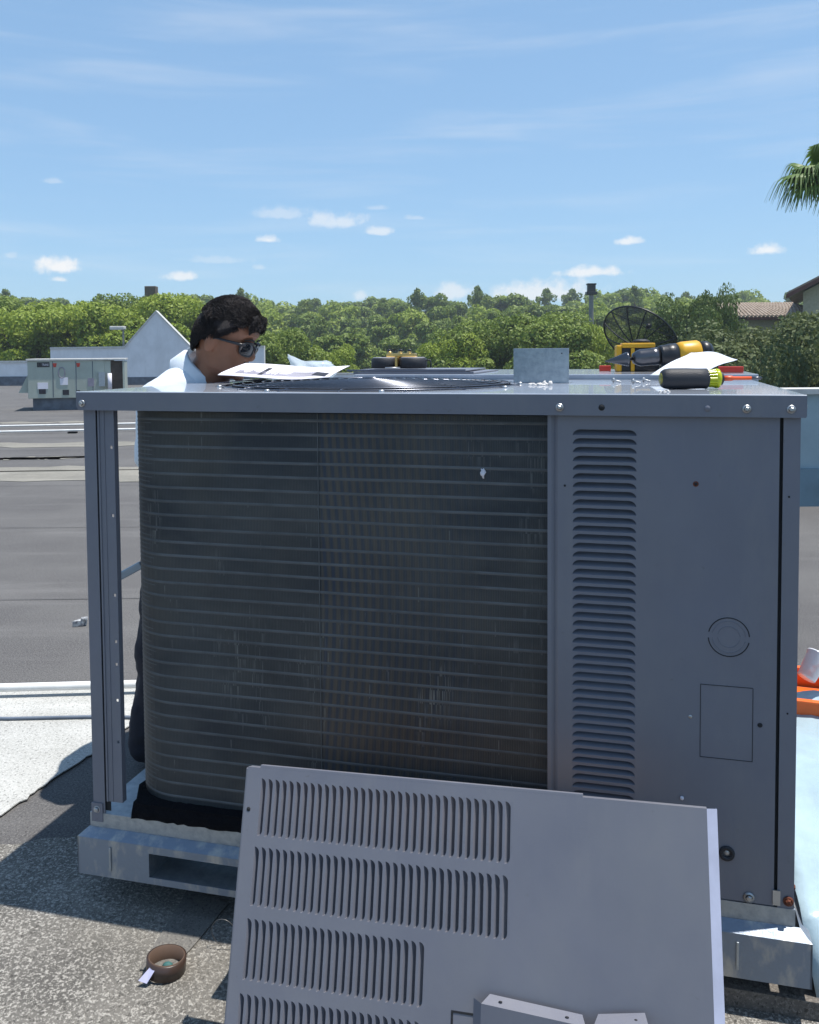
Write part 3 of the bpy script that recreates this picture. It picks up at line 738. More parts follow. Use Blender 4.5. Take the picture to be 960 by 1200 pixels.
# screwdriver
sdv = on_lid('screwdriver', 1.497, .26, 'screwdriver with fat black handle, yellow collar and orange shaft, front right of lid', 'screwdriver', R(17))
sdv.scale = (1.1,)*3
rr = .0245
MB().lathe([(0, 0), (.013, 0), (.019, .002), (.0225, .008), (rr, .02), (rr, .06), (.0235, .085), (.0235, .106), (.021, .108)], 28, ((0, 0, rr), (1, 0, 0))).build('handle', rubber, sdv)
MB().lathe([(0, -.0012), (.0125, -.0012), (.0135, .001)], 24, ((0, 0, rr), (1, 0, 0))).build('butt_cap', mat('olive_cap', (.25, .22, .03), .5, var=.4, scale=90), sdv)
cl = MB()
for k in range(14):
    a = 2*math.pi*k/14; cl.tube([(.104, .0165*math.cos(a), rr+.0165*math.sin(a)), (.128, .0185*math.cos(a), rr+.0185*math.sin(a))], .0032, 6)
cl.lathe([(.0165, .102), (.0175, .116), (.019, .125), (.0225, .127), (.0225, .134), (.018, .137), (0, .137)], 24, ((0, 0, rr), (1, 0, 0))); cl.build('collar', limep, sdv)
MB().lathe([(0, .136), (.015, .136), (.0155, .142), (.009, .146), (0, .146)], 20, ((0, 0, rr), (1, 0, 0))).build('collar_ring', rubber, sdv)
MB().lathe([(0, .145), (.0062, .146), (.0062, .166), (.0045, .17), (.0042, .212), (0, .213)], 12, ((0, 0, rr), (1, 0, 0))).build('shaft', mat('orange_sleeve', (.65, .09, .02), .4), sdv)
MB().lathe([(0, .212), (.0035, .212), (.0035, .235), (.001, .238), (0, .238)], 8, ((0, 0, rr), (1, 0, 0))).build('tip', chuckm, sdv)
# printed papers over the guard
def paper(name, u, v, w_, d_, lift, label, ang, skew=0, m_=whitep, z0=.012, nx=24, ny=8):
    t_ = on_lid(name, u, v, label, 'paper', ang)
    def H(x, y): return z0+lift(x/w_, y/d_)
    def S(x, y, dz=0): return (x*w_+skew*y, y*d_, z0+lift(x, y)+dz)
    vs = [S(i/nx, j/ny) for j in range(ny+1) for i in range(nx+1)]
    n1 = len(vs); vs += [(a, b, c-.0012) for a, b, c in vs]
    fs = [(j*(nx+1)+i, j*(nx+1)+i+1, (j+1)*(nx+1)+i+1, (j+1)*(nx+1)+i) for j in range(ny) for i in range(nx)]
    fs2 = [tuple(q+n1 for q in reversed(f)) for f in fs]
    rim = [(i, i+1, n1+i+1, n1+i) for i in range(nx)]
    MB().add(vs, fs+fs2+rim, True).build('sheet', m_, t_)
    return t_, S
def curl(x, y): return .010*max(0, 1-x*3.2)**1.5*(1-.3*y) + .036*y**.8*(1-.15*x) + .004*math.sin(x*7)
pp_, S_ = paper('paper_stack', .185, .42, .36, .22, curl, 'white printed paper curling up over the fan guard in front of the man', R(2), z0=.024)
random.seed(3)
for k in range(46):
    x0 = .12+.0155*k; h = random.choice((.06, .14, .18, .1)) if k < 30 else .22
    y0 = .12
    a, b, c, d = S_(x0, y0, .0012), S_(x0+.0075, y0, .0012), S_(x0+.0075, y0+h*1.6, .0012), S_(x0, y0+h*1.6, .0012)
    MB().add([a, b, c, d], [(0, 1, 2, 3)]).build('printed_text', inkg, pp_)
MB().add([S_(.33, .12, .0016), S_(.37, .12, .0016), S_(.355, .62, .0016), S_(.315, .62, .0016)], [(0, 1, 2, 3)]).build('printed_block', ink, pp_)
MB().add([S_(.80, .2, .0016), S_(.95, .05, .0016), S_(.95, .25, .0016), S_(.80, .45, .0016)], [(0, 1, 2, 3)]).build('printed_block', ink, pp_)
p2, S2 = paper('paper_sheet', .205, .36, .14, .20, lambda x, y: .006+.012*x*(1-y), 'flat grey sheet poking out from under the curled paper at its left end', R(6), m_=mat('dark_sheet', (.09, .09, .12), .6), z0=.005, nx=8, ny=4)
# glossy sheet leaning on drill
p3, S3 = paper('glossy_leaflet', 1.475, .92, .15, .20, lambda x, y: .078*y-.024*x*y+.007*math.sin(6*x+5*y)*y, 'crumpled glossy white leaflet lying against the drill behind the screwdriver', R(-2), skew=.13, m_=foil, z0=.019)
# removed grey panels at the back left of the top
for k, (w0, u0, u1, v0, v1, lab) in enumerate([(.0185, .40, .86, 1.10, 1.62, 'thin grey metal sheet lying flat at the back of the unit, under the gauges'),
                                               (.0265, .36, .82, 1.14, 1.60, 'upper grey metal sheet carrying the two black pressure gauges')]):
    o = MB().box((0, 0, 0), (u1-u0, v1-v0, .005), .0015).box((.0, 0, .005), (u1-u0, .004, .008)).build('metal_sheet', paint, None, UW(u0, v0, LW+w0), (0, 0, -YAW+R(1.5*k-1))); tag(o, lab, 'metal sheet')
# gauges
mg = on_lid('manifold_gauge', .475, 1.30, 'pair of black refrigerant gauges with brass valve heads resting on the grey sheets', 'gauge set', R(0), LW+.0345)
def gauge(x, w_):
    # round gauge seen on edge, in a rubber boot
    MB().lathe([(0, 0), (w_*.5-.004, 0), (w_*.5, .004), (w_*.5, .038), (w_*.5-.006, .042), (0, .042)], 28, ((x, .06, 0), (0, 0, 1))).build('gauge_boot', rubber, mg)
    MB().lathe([(0, .0425), (w_*.42, .0425), (w_*.42, .044), (0, .044)], 28, ((x, .06, 0), (0, 0, 1))).build('gauge_face', whitep, mg)
gauge(-.028, .106); gauge(.090, .112)
MB().box((-.02, .10, .008), (.075, .125, .03), .004).box((.026, .02, .005), (.036, .10, .045), .003).build('manifold_body', brass, mg)
MB().lathe([(0, 0), (.03, 0), (.03, .004), (0, .004)], 20, ((.028, -.02, .002), (0, 0, 1))).build('sight_glass', zinc, mg)
for x in (-.012, .036, .073):
    MB().lathe([(0, 0), (.012, 0), (.013, .008), (.009, .014), (.010, .022), (.005, .026), (0, .026)], 14, ((x, .075, .043), (random.uniform(-.15, .15), 0, 1))).build('valve_stem', brass, mg)
    MB().lathe([(0, 0), (.0075, 0), (.008, .007), (.005, .010), (0, .010)], 10, ((x, .075, .066), (0, 0, 1))).build('valve_knob', blackp, mg)
MB().box((-.02, .055, .043), (.10, .095, .060), .005).build('valve_block', brass, mg)
MB().tube([(.145, .05, .03), (.162, .05, .034), (.166, .05, .02), (.164, .05, .002)], .003, 6).build('hook', blackp, mg)
# drill with step bit
dr = on_lid('cordless_drill', 1.325, 1.16, 'yellow and black cordless drill with a cone step bit, lying on the rear lid', 'drill', R(16), LW+.018)
dr.scale = (1.28,)*3
ax = ((0, 0, .034), (1, 0, .09))
st = []
for i in range(10): st += [(.0025+.0019*i, .0062*i), (.0025+.0019*i, .0062*(i+1))]
MB().lathe([(0, -.004)]+st+[(.006, .066), (.005, .068), (.005, .075), (0, .075)], 20, ax).build('step_bit', chuckm, dr)
MB().lathe([(0, .074), (.014, .075), (.021, .088), (.0235, .095), (.0235, .128), (.0245, .13), (.0245, .15), (0, .15)], 24, ax).build('chuck', chuckm, dr)
MB().lathe([(0, .150), (.028, .150), (.0295, .156), (.0295, .172), (.031, .175), (.031, .198), (.027, .20), (0, .20)], 24, ax).build('clutch_collar', blackp, dr)
MB().lathe([(0, .2), (.031, .2), (.034, .215), (.034, .255), (.03, .262), (0, .262)], 20, ax).build('motor_housing', yellowp, dr)
MB().lathe([(0, .262), (.029, .262), (.029, .285), (.02, .296), (0, .296)], 20, ax).build('end_cap', blackp, dr)
for k in range(3): MB().box((.268+k*.008-.0015, -.031, .05), (.268+k*.008+.0015, .031, .064)).build('vent_slot', rubber, dr)
# handle and battery go back from the housing, drill lies on its side
hb = MB().box((.196, .02, .018), (.24, .16, .052), .010); hb.build('grip', blackp, dr)
bt = on_lid('battery_pack', 1.36, 1.40, 'square yellow and black tool battery standing behind the drill chuck', 'battery', R(6), LW+.018); bt.scale = (1.2, 1.2, 1.3)
MB().box((-.005, 0, 0), (.012, .08, .078), .005).box((.012, 0, .07), (.115, .08, .084), .004).box((.04, 0, .0), (.052, .08, .07), .003).build('yellow_frame', yellowp, bt)
MB().box((.012, .004, 0), (.04, .076, .07), .003).build('black_window', blackp, bt)
MB().box((.052, .004, 0), (.13, .076, .05), .008).box((.05, .005, .052), (.14, .07, .070), .006).build('black_shell', blackp, bt)
MB().box((.055, -.006, .022), (.10, .002, .048), .004).build('release_tab', yellowp, bt)
MB().ell((.075, .03, .088), (.028, .02, .008), 12, 6).build('belt_hook', rubber, bt)
for u, v, a, ln, lab in ((1.285, 1.52, 5, .045, 'red plastic tool part lying left of the battery pack'), (1.71, 1.25, -4, .085, 'red plastic strip lying right of the glossy leaflet')):
    o = MB().box((0, 0, 0), (ln, .025, .022), .003).build('red_strip', redp, None, UW(u, v, LW+.018), (0, 0, -YAW+R(a))); tag(o, lab, 'tool part')
# clear plastic bag beyond the papers
def bag():
    bm = bmesh.new(); bmesh.ops.create_icosphere(bm, subdivisions=4, radius=1)
    for v in bm.verts:
        n_ = noise.noise(v.co*1.7)*.28+noise.noise(v.co*4.5)*.12+abs(noise.noise(v.co*9))*.07
        v.co = Vector((v.co.x*.085, v.co.y*.07, max(-.028, v.co.z*.040))) * (1+n_)
        if v.co.x < -.02 and v.co.z > 0:
            k_ = (-.02-v.co.x)/.07; v.co.z += .045*k_**1.5; v.co.y *= (1-.6*min(1, k_)); v.co.x -= .02*k_
    me = bpy.data.meshes.new('plastic_bag'); bm.to_mesh(me); bm.free(); me.materials.append(clearp)
    for p_ in me.polygons: p_.use_smooth = True
    o = link('plastic_bag', me, None, UW(.275, 1.04, LW+.028), (0, 0, -YAW)); tag(o, 'crumpled clear plastic bag beside the man, behind the curled paper', 'bag')
bag()

# ------------------------------------------------------------------ removed louvered panel leaning in front
LEAN = R(18); PV = -.33; PU0, PU1 = .613, 1.585; PL = .655
topw = .3545+B0   # height of the top edge
pc = O+Uv*PU0+Vv*PV; pc.z = topw
pan = empty('louvered_panel', pc, label='removed grey louvered panel leaning upright in front of the unit', cat='panel')
xax = (Uv*1.0+Vector((0, 0, .026))).normalized(); dn = (-Vv*math.sin(LEAN)-Vector((0, 0, math.cos(LEAN)))); zax = (-dn); zax = (zax-xax*zax.dot(xax)).normalized(); yax = zax.cross(xax)
pm = Matrix((xax, yax, zax)).transposed().to_4x4(); pm.translation = pc-Vector((0, 0, .0126)); pan.matrix_world = pm
PW = PU1-PU0
p_pitch = .0162; lh = .115
rows = [(.040, .021, 34), (.037, .157, 34), (.034, .295, 24), (.031, .434, 24)]
lm2 = louver_mesh(lh, p_pitch, p_pitch*.68, .016, .012).mesh('louver', paint)
sheet_m = MB()
y0s = 0.0
prev = 0.0
x_l, x_r = .006, PW-.008
for (xs, ys, n_) in rows:
    xe = xs+n_*p_pitch
    sheet_m.box((x_l, 0, -ys), (x_r, .0018, -prev)) if ys > prev else None
    sheet_m.box((x_l, 0, -ys-lh), (xs, .0018, -ys)); sheet_m.box((xe, 0, -ys-lh), (x_r, .0018, -ys))
    prev = ys+lh
sheet_m.box((x_l, 0, -PL), (x_r, .0018, -prev))
sheet_m.tube([(x_l, .006, -.004), (x_l, .006, -PL)], .006, 10)
sheet_m.box((0.0, .006, -PL), (.0018, .028, -.003)).box((x_l, 0.0018, -.0015), (x_r, .022, 0.0))
sheet_m.build('panel_sheet', paint, pan)
MB().box((.035, .0, -.0006), (PW*.75, .012, .006), .001).build('top_tab', paint, pan)
MB().add([(x_r, 0, .0), (PW+.012, .022, -.002), (PW+.012, .022, -PL), (x_r, 0, -PL)], [(0, 3, 2, 1)]).add([(PW+.012, .022, -.002), (PW+.010, .036, -.002), (PW+.010, .036, -PL), (PW+.012, .022, -PL)], [(0, 3, 2, 1)]).build('side_flange', mat('sunlit_pale_flange', (.42, .45, .58), .35), pan)  # sun and sky brightness on the right flange painted as a paler base colour
for (xs, ys, n_) in rows:
    for k in range(n_):
        link('louver', lm2, pan, (xs+k*p_pitch, 0, -ys), (0, R(90), 0))
hl = MB().lathe([(0, .0006), (.0042, .0006), (.0045, 0)], 14, ((.0155, -.0002, -.085), (0, -1, 0))).build('screw_hole', darkvoid, pan)
MB().box((.476, -.0008, -.50), (.480, 0, -.405)).box((.480, -.0008, -.409), (.60, 0, -.405)).box((.480, -.0008, -.50), (.60, 0, -.496)).build('handle_cutout', darkvoid, pan)
# added unseen carton: props the panel and shapes the shadow beside it
ct = empty('added_shadow_carton', O+Uv*.60+Vv*(-.255), (0, 0, -YAW), 'added unseen brown carton behind the louvered panel, propping it and shaping its shadow', 'box')
MB().box((0, 0, 0), (.86, .20, .43), .004).build('carton_box', card, ct)
MB().box((0, .09, .4305), (.86, .13, .432)).build('tape_strip', mat('packing_tape', (.4, .3, .18), .25), ct)
# bent bracket plate in front of the panel's foot
br = empty('bent_bracket', O+Uv*1.163+Vv*(-.535), (R(-11), 0, -YAW), 'folded grey sheet metal bracket propped against the bottom of the louvered panel', 'metal bracket')
BW, BH = .306, .258
prof = [(0, BH+.012), (.195, BH+.004), (.200, BH-.003), (.210, BH+.010), (BW, BH+.026), (BW, 0), (0, 0)]
MB().prism(prof, 0, .0015, 'y').build('face_plate', paint, br)
MB().add([(0, 0, BH+.012), (.195, 0, BH+.004), (.187, .028, BH+.010), (.012, .028, BH+.018)], [(0, 1, 2, 3)]).add([(.210, 0, BH+.010), (BW, 0, BH+.026), (BW-.006, .028, BH+.032), (.216, .028, BH+.016)], [(0, 1, 2, 3)]).build('top_fold', paint, br)
MB().add([(0, 0, 0), (0, 0, BH+.012), (-.018, .02, BH+.010), (-.018, .02, 0)], [(0, 1, 2, 3)]).build('side_fold', paint, br)
for x, z_ in ((.035, BH+.0152), (.16, BH+.009), (.232, BH+.015), (.285, BH+.025)):
    MB().ell((x, .012, z_), (.004, .003, .001), 8, 4).build('fold_hole', darkvoid, br)

# ------------------------------------------------------------------ tape roll, debris, plastic on the right
tp = empty('tape_roll', (-.60, 2.095, .008), (R(-3), R(4), 0), 'roll of brown packing tape standing on the roof beside the panel', 'tape roll')
MB().lathe([(.0405, 0), (.0430, 0), (.0430, .038), (.0405, .038), (.0405, 0)], 40).build('cardboard_core', mat('brown_core', (.09, .055, .038), .8), tp)
MB().lathe([(.0431, .001), (.047, .001), (.047, .037), (.0431, .037)], 40).build('tape_layer', mat('brown_tape', (.045, .028, .022), .35), tp)
MB().add([(-.030, -.036, .030), (-.016, -.044, .028), (-.030, -.056, .004), (-.052, -.050, .006)], [(0, 1, 2, 3)]).build('tape_tail', mat('lilac_label', (.45, .45, .62), .5), tp)
MB().ell((.004, .006, .008), (.014, .011, .010), 8, 6, f=lambda q: q*(1+.3*noise.noise(q*90))).build('paper_wad', mat('teal_wad', (.03, .12, .12), .7), tp)
wr = MB().tube([(.13*math.cos(a*.32)*.25, .0, .045+.04*math.sin(a*.32)) for a in range(16)], .0009, 6).build('wire_loop', mat('grey_wire', (.12, .12, .12), .4, .5), None, (-.475, 2.19, .0), (R(10), 0, R(-10))); tag(wr, 'thin loop of loose grey wire lying near the tape roll', 'wire')
dbm = MB().prism([(-.035, 0), (.02, -.01), (.04, .02), (.0, .04)], 0, .03).box((.01, -.01, .03), (.045, .02, .045), .004).build('roof_debris', mat('debris_white', (.55, .56, .55), .6, col2=(.1, .1, .12), scale=60), None, (-1.83, 4.87, .002), (0, 0, .3)); tag(dbm, 'small black and white scrap lying on the open roof left of the unit', 'debris')
for x, y, lab in ((-1.70, 3.30, 'small dry brown leaf on the white roof strip'), (-1.45, 2.98, 'tiny dry leaf near the edge of the white strip')):
    o = MB().add([(-.02, 0, .002), (0, -.009, .006), (.022, .001, .003), (0, .010, .008)], [(0, 1, 2, 3)]).build('dry_leaf', rust, None, (x, y, .012), (0, 0, random.random()*3)); tag(o, lab, 'leaf')
# shadow of a hanging cable, modelled as a dark line on the white strip
cb = MB().tube([(-2.6+.16*i, 3.66-.010*i+.02*math.sin(i*.9), .018) for i in range(11)], .007, 6).build('cable_shadow_line', mat('blue_grey_shadow', (.12, .15, .2), .6), None); tag(cb, 'thin dark line drawn as a cable shadow across the white roof strip', 'cable shadow')
# tray, cup and plastic sheeting right of the unit
ty = empty('tool_tray', (1.33, 2.98, 0), (0, 0, R(-20)), 'orange plastic tray half hidden behind the right side of the unit', 'tray')
tb = MB(); prof = [(-.30, .18), (-.28, -.18)]
tb.box((-.16, -.14, .30), (.26, .14, .306)); tb.box((-.18, -.16, .30), (-.172, .16, .365), .002); tb.box((.262, -.16, .30), (.27, .16, .365), .002); tb.box((-.18, -.165, .30), (.27, -.157, .365), .002); tb.box((-.18, .157, .30), (.27, .165, .365), .002)
tb.build('tray_body', orange, ty)
MB().box((-.19, -.175, .363), (.28, -.150, .371), .003).box((-.19, .150, .363), (.28, .175, .371), .003).box((-.19, -.15, .363), (-.165, .15, .371), .003).box((.255, -.15, .363), (.28, .15, .371), .003).build('tray_rim', orange, ty)
MB().box((-.15, -.13, 0), (.25, .13, .298), .01).build('tray_stand', card, ty)
cu = empty('white_cup', (1.315, 2.93, .372), (0, R(30), R(30)), 'white paper cup lying on the orange tray', 'cup')
MB().lathe([(.0, .0), (.030, 0), (.036, .085), (.0385, .086), (.0385, .090), (.035, .09), (.029, .004), (0, .004)], 24, ((-.02, 0, .03), (.25, 0, 1))).build('cup_body', foil, cu)
def tarp():
    m_ = MB(); nx, ny = 26, 30; vs = []
    for j in range(ny+1):
        for i in range(nx+1):
            x = i/nx; y = j/ny
            p_ = Vector((.872+.95*x+.262*y+(.035 if j == 0 else 0), 1.93+1.03*y, 0))
            z_ = .19+.15*(y**1.1)*(1-.15*x)+.03*noise.noise(Vector((x*3, y*2.5, 0)))+.035*abs(noise.noise(Vector((x*7+y*3, y*4, 3))))
            p_.z = max(.01, z_) if j else .012; vs.append(p_)
    fs = [(j*(nx+1)+i, j*(nx+1)+i+1, (j+1)*(nx+1)+i+1, (j+1)*(nx+1)+i) for j in range(ny) for i in range(nx)]
    o = m_.add(vs, fs, True).build('plastic_sheet', tarpm); tag(o, 'pale blue plastic sheeting sloping down along the right side of the unit', 'sheeting')
    s_ = o.modifiers.new('thick', 'SOLIDIFY'); s_.thickness = .003
tarp()

# ------------------------------------------------------------------ person
def skin_chain(pts, edges, radii):
    me = bpy.data.meshes.new('tmp'); me.from_pydata(pts, edges, []); o = bpy.data.objects.new('tmp', me); col.objects.link(o)
    md = o.modifiers.new('s', 'SKIN'); md.use_smooth_shade = True
    for i, r_ in enumerate(radii):
        r2 = r_ if isinstance(r_, tuple) else (r_, r_); me.skin_vertices[0].data[i].radius = r2
    me.skin_vertices[0].data[0].use_root = True
    s2 = o.modifiers.new('ss', 'SUBSURF'); s2.levels = 2; s2.render_levels = 2
    dg = bpy.context.evaluated_depsgraph_get(); dg.update()
    e = o.evaluated_get(dg); out = bpy.data.meshes.new_from_object(e)
    vs = [v.co.copy() for v in out.vertices]; fs = [tuple(p_.vertices) for p_ in out.polygons]
    bpy.data.objects.remove(o); return vs, fs
def remeshed(name, parts, m_, parent, voxel, sm=2, disp=0):
    b_ = MB()
    for vs, fs in parts: b_.add(vs, fs, True)
    o = b_.build(name, m_, parent)
    r_ = o.modifiers.new('r', 'REMESH'); r_.mode = 'VOXEL'; r_.voxel_size = voxel; r_.use_smooth_shade = True
    s2 = o.modifiers.new('sm', 'SMOOTH'); s2.iterations = sm; s2.factor = .5
    if disp:
        dm = o.modifiers.new('folds', 'DISPLACE'); tx = bpy.data.textures.new('folds', 'CLOUDS'); tx.noise_scale = .09; dm.texture = tx; dm.strength = disp; dm.mid_level = .45
    bpy.context.view_layer.update(); dg = bpy.context.evaluated_depsgraph_get(); dg.update()
    me = bpy.data.meshes.new_from_object(o.evaluated_get(dg)); o.modifiers.clear(); o.data = me
    if not me.materials: me.materials.append(m_)
    for p_ in me.polygons: p_.use_smooth = True
    return o
def limbs(pts, edges, radii):
    m_ = MB()
    for i, p_ in enumerate(pts): m_.ell(p_, (radii[i],)*3, 16, 10)
    for a, b in edges:
        d = Vector(pts[b])-Vector(pts[a])
        m_.tube([pts[a], Vector(pts[a])+d*.5, pts[b]], [radii[a], (radii[a]+radii[b])*.5, radii[b]], 16)
    return m_.v, m_.f
def person():
    base = Vector((-.93, 3.28, 0))
    t_ = empty('person', base, label='man with short black hair and sunglasses in pale blue shirt, leaning over the unit', cat='person')
    def P(x, y, z): return Vector((x, y, z))-base
    pel = P(-.84, 3.30, .93); sp1 = P(-.83, 3.26, 1.10); ch = P(-.81, 3.20, 1.27); nb = P(-.725, 3.13, 1.40); 
    shN = P(-.835, 3.01, 1.325); shF = P(-.77, 3.34, 1.35)
    elN = P(-.86, 2.95, 1.12); elF = P(-.70, 3.50, 1.18)
    wrN = P(-.765, 3.08, 1.24); wrF = P(-.70, 3.40, 1.25)
    elN = P(-.860, 2.95, 1.15)
    hipN = P(-.85, 3.20, .90); hipF = P(-.83, 3.40, .90)
    knN = P(-.90, 3.18, .48); knF = P(-.86, 3.42, .48)
    anN = P(-.955, 3.20, .09); anF = P(-.91, 3.46, .09)
    toN = P(-.85, 3.15, .035); toF = P(-.79, 3.42, .035)
    neck_top = P(-.668, 3.10, 1.47)
    body = limbs([pel, sp1, ch, nb, neck_top, shN, elN, wrN, shF, elF, wrF, hipN, knN, anN, hipF, knF, anF],
                      [(0, 1), (1, 2), (2, 3), (3, 4), (3, 5), (5, 6), (6, 7), (3, 8), (8, 9), (9, 10), (0, 11), (11, 12), (12, 13), (0, 14), (14, 15), (15, 16)],
                      [.11, .105, .11, .070, .062, .048, .038, .028, .048, .038, .028, .085, .055, .038, .085, .055, .038])
    # head, local: x forward, z up, origin at the head centre
    rings = [(-.118, .028, -.018, .022), (-.108, .070, -.030, .042), (-.090, .086, -.045, .055), (-.068, .090, -.062, .062), (-.045, .090, -.078, .067), (-.02, .089, -.090, .071), (.0, .088, -.096, .074),
             (.02, .090, -.099, .076), (.045, .094, -.100, .077), (.07, .088, -.094, .073), (.09, .074, -.080, .062), (.108, .048, -.054, .043), (.118, .012, -.02, .014)]
    n = 36; vs = []; fs = []
    for z_, xf, xb, hw in rings:
        for k in range(n):
            a = 2*math.pi*k/n; c, s_ = math.cos(a), math.sin(a)
            x = (xf if c > 0 else -xb)*math.copysign(abs(c)**.85, c); y = hw*math.copysign(abs(s_)**.9, s_)
            # face relief
            if c > 0:
                fy = abs(y)
                if -.02 < z_ < .03 and .012 < fy < .045: x -= .010
                if .03 <= z_ < .05 and fy < .045: x += .004
                if z_ < -.06 and fy < .02: x += .004
            vs.append((x, y, z_))
    for i in range(len(rings)-1):
        for k in range(n): fs.append((i*n+k, i*n+(k+1) % n, (i+1)*n+(k+1) % n, (i+1)*n+k))
    hd = MB().add(vs, fs)
    hd.add(vs[:n], [tuple(reversed(range(n)))]); hd.add(vs[-n:], [tuple(range(n))])
    # nose, lips, ears, brow
    hd.ell((.096, 0, -.022), (.017, .015, .017), 12, 8); hd.ell((.090, 0, .0), (.013, .009, .026), 12, 8, Matrix.Rotation(-.3, 3, 'Y'))
    for s_ in (-1, 1): hd.ell((.089, s_*.012, -.028), (.009, .008, .008), 10, 6)
    hd.ell((.088, 0, -.053), (.009, .022, .006), 12, 6); hd.ell((.086, 0, -.065), (.010, .020, .007), 12, 6); hd.ell((.078, 0, -.098), (.018, .022, .016), 12, 8)
    for s_ in (-1, 1):
        hd.ell((-.012, s_*.078, -.012), (.020, .009, .034), 14, 10, Matrix.Rotation(s_*-.3, 3, 'Z') @ Matrix.Rotation(.2, 3, 'Y'))
        hd.ell((-.014, s_*.085, -.006), (.017, .006, .028), 14, 10, Matrix.Rotation(s_*-.35, 3, 'Z') @ Matrix.Rotation(.2, 3, 'Y'))
    rotH = Matrix.Rotation(R(-14), 3, 'Z') @ Matrix.Rotation(R(20), 3, 'Y')
    hc = P(-.624, 3.07, 1.543); HS = 1.05
    headv = [rotH @ (Vector(v)*HS)+hc for v in hd.v]
    # neck link
    nk = MB().tube([nb+Vector((.0, 0, -.02)), neck_top, hc+rotH @ Vector((-.035, 0, -.03))], [.078, .070, .066], 20)
    hands = []
    for wr_, el_ in ((wrN, elN), (wrF, elF)):
        d = Vector((.22, .97, .1)).normalized(); side = Vector((-d.y, d.x, 0))
        palm = wr_+d*.055+Vector((0, 0, .0))
        hands.append(limbs([wr_, wr_+d*.03+side*.012, wr_+d*.03-side*.012, palm+side*.018, palm-side*.018, palm], [(0, 1), (0, 2), (1, 3), (2, 4), (1, 4), (2, 3), (0, 5)], [.024, .018, .018, .016, .015, .016]))
        for q in range(4):
            b0 = palm+side*(.022-.0145*q)-d*.03; ln = (.100, .110, .104, .088)[q]
            hands.append(limbs([b0, b0+d*ln*.45+Vector((0, 0, .004)), b0+d*ln*.8+Vector((0, 0, -.008)), b0+d*ln+Vector((0, 0, -.020))], [(0, 1), (1, 2), (2, 3)], [.0095, .009, .0085, .007]))
        b0 = wr_+d*.03+side*.012
        hands.append(limbs([b0, b0+d*.02+side*.022, b0+d*.045+side*.026+Vector((0, 0, -.008))], [(0, 1), (1, 2)], [.012, .010, .008]))
    remeshed('body', [body, (headv, hd.f), (nk.v, nk.f)]+hands, skin, t_, .0045, 2)
    # shirt
    mid = (nb+shN)*.5+Vector((-.010, 0, .002)); midF = (nb+shF)*.5+Vector((-.012, 0, -.010))
    sl = elN+(wrN-elN)*.12; slF = elF+(wrF-elF)*.12
    shirt = limbs([sp1+Vector((0, 0, -.17)), sp1, ch, nb+Vector((-.040, 0, -.055)), mid, shN, sl, midF, shF, slF, ch+Vector((0, -.09, 0)), ch+Vector((0, .09, 0)), sp1+Vector((0, -.07, -.1)), sp1+Vector((0, .07, -.1))],
                  [(0, 1), (1, 2), (2, 3), (3, 4), (4, 5), (5, 6), (3, 7), (7, 8), (8, 9), (10, 12), (11, 13), (2, 10), (2, 11), (10, 5), (11, 8), (10, 4), (3, 10), (3, 11)],
                  [.13, .13, .135, .098, .086, .088, .064, .080, .080, .062, .115, .115, .115, .115])
    sh = remeshed('shirt', [shirt], shirtm, t_, .008, 6, .018)
    # collar: a leaning ring, open at the front
    co = MB(); vs = []; fs = []; cc = nb+Vector((.006, -.004, .045)); ax_ = (neck_top-nb).normalized(); a1 = Vector((0, 1, 0)); a2 = ax_.cross(a1).normalized(); a1 = a2.cross(ax_)
    K = 28
    for k in range(K+1):
        a = R(20)+R(320)*k/K
        dirv = (a2*math.cos(a)+a1*math.sin(a))
        fold = .5+.5*math.cos(a-math.pi)
        for (r_, h) in ((.070, -.035), (.066, .030-.008*fold), (.076, .026-.008*fold), (.094, -.028+.008*fold), (.090, -.040)):
            vs.append(cc+dirv*r_*1.18+ax_*h*1.15)
    for k in range(K):
        for j in range(4): fs.append((k*5+j, k*5+5+j, k*5+6+j, k*5+1+j))
    o = co.add(vs, fs, True).build('collar', shirtm, t_); s_ = o.modifiers.new('t', 'SOLIDIFY'); s_.thickness = .002
    # trousers
    tro = limbs([pel, hipN, knN, anN, hipF, knF, anF, pel+Vector((0, 0, .09))], [(0, 1), (1, 2), (2, 3), (0, 4), (4, 5), (5, 6), (0, 7)], [.12, .10, .08, .072, .10, .08, .072, .12])
    o = remeshed('trousers', [tro], trous, t_, .009, 2, .035)
    for a_, b_ in ((anN, toN), (anF, toF)):
        v_, f_ = skin_chain([a_+Vector((0, 0, .05)), a_+Vector((0, 0, -.045)), a_.lerp(b_, .7)+Vector((0, 0, -.02)), b_+(b_-a_)*.5], [(0, 1), (1, 2), (2, 3)], [.05, .048, .044, .036])
        MB().add([(q.x, q.y, max(q.z, .003)) for q in v_], f_, True).build('boot', shoe, t_)
    # sunglasses
    sg = MB()
    def T(x, y, z_): return rotH @ (Vector((x, y, z_))*HS)+hc
    for s_ in (-1, 1):
        ring = []
        for k in range(25):
            a = 2*math.pi*k/24; q = (abs(math.cos(a))**.75)*math.copysign(1, math.cos(a)); w_ = (abs(math.sin(a))**.8)*math.copysign(1, math.sin(a))
            ring.append((.103-.010*abs(s_*.034+q*.027)/.06-.014*max(0, abs(s_*.034+q*.027)-.03)/.03, s_*.034+q*.027, .002+w_*(.021 if w_ > 0 else .023)))
        sg.tube([T(*p_) for p_ in ring], .0032, 6, False)
        ce = T(.101, s_*.034, .002); lens = MB().add([T(*p_) for p_ in ring[:-1]]+[ce], [(k, (k+1) % 24, 24) for k in range(24)], True); lens.build('lens', glassm, t_)
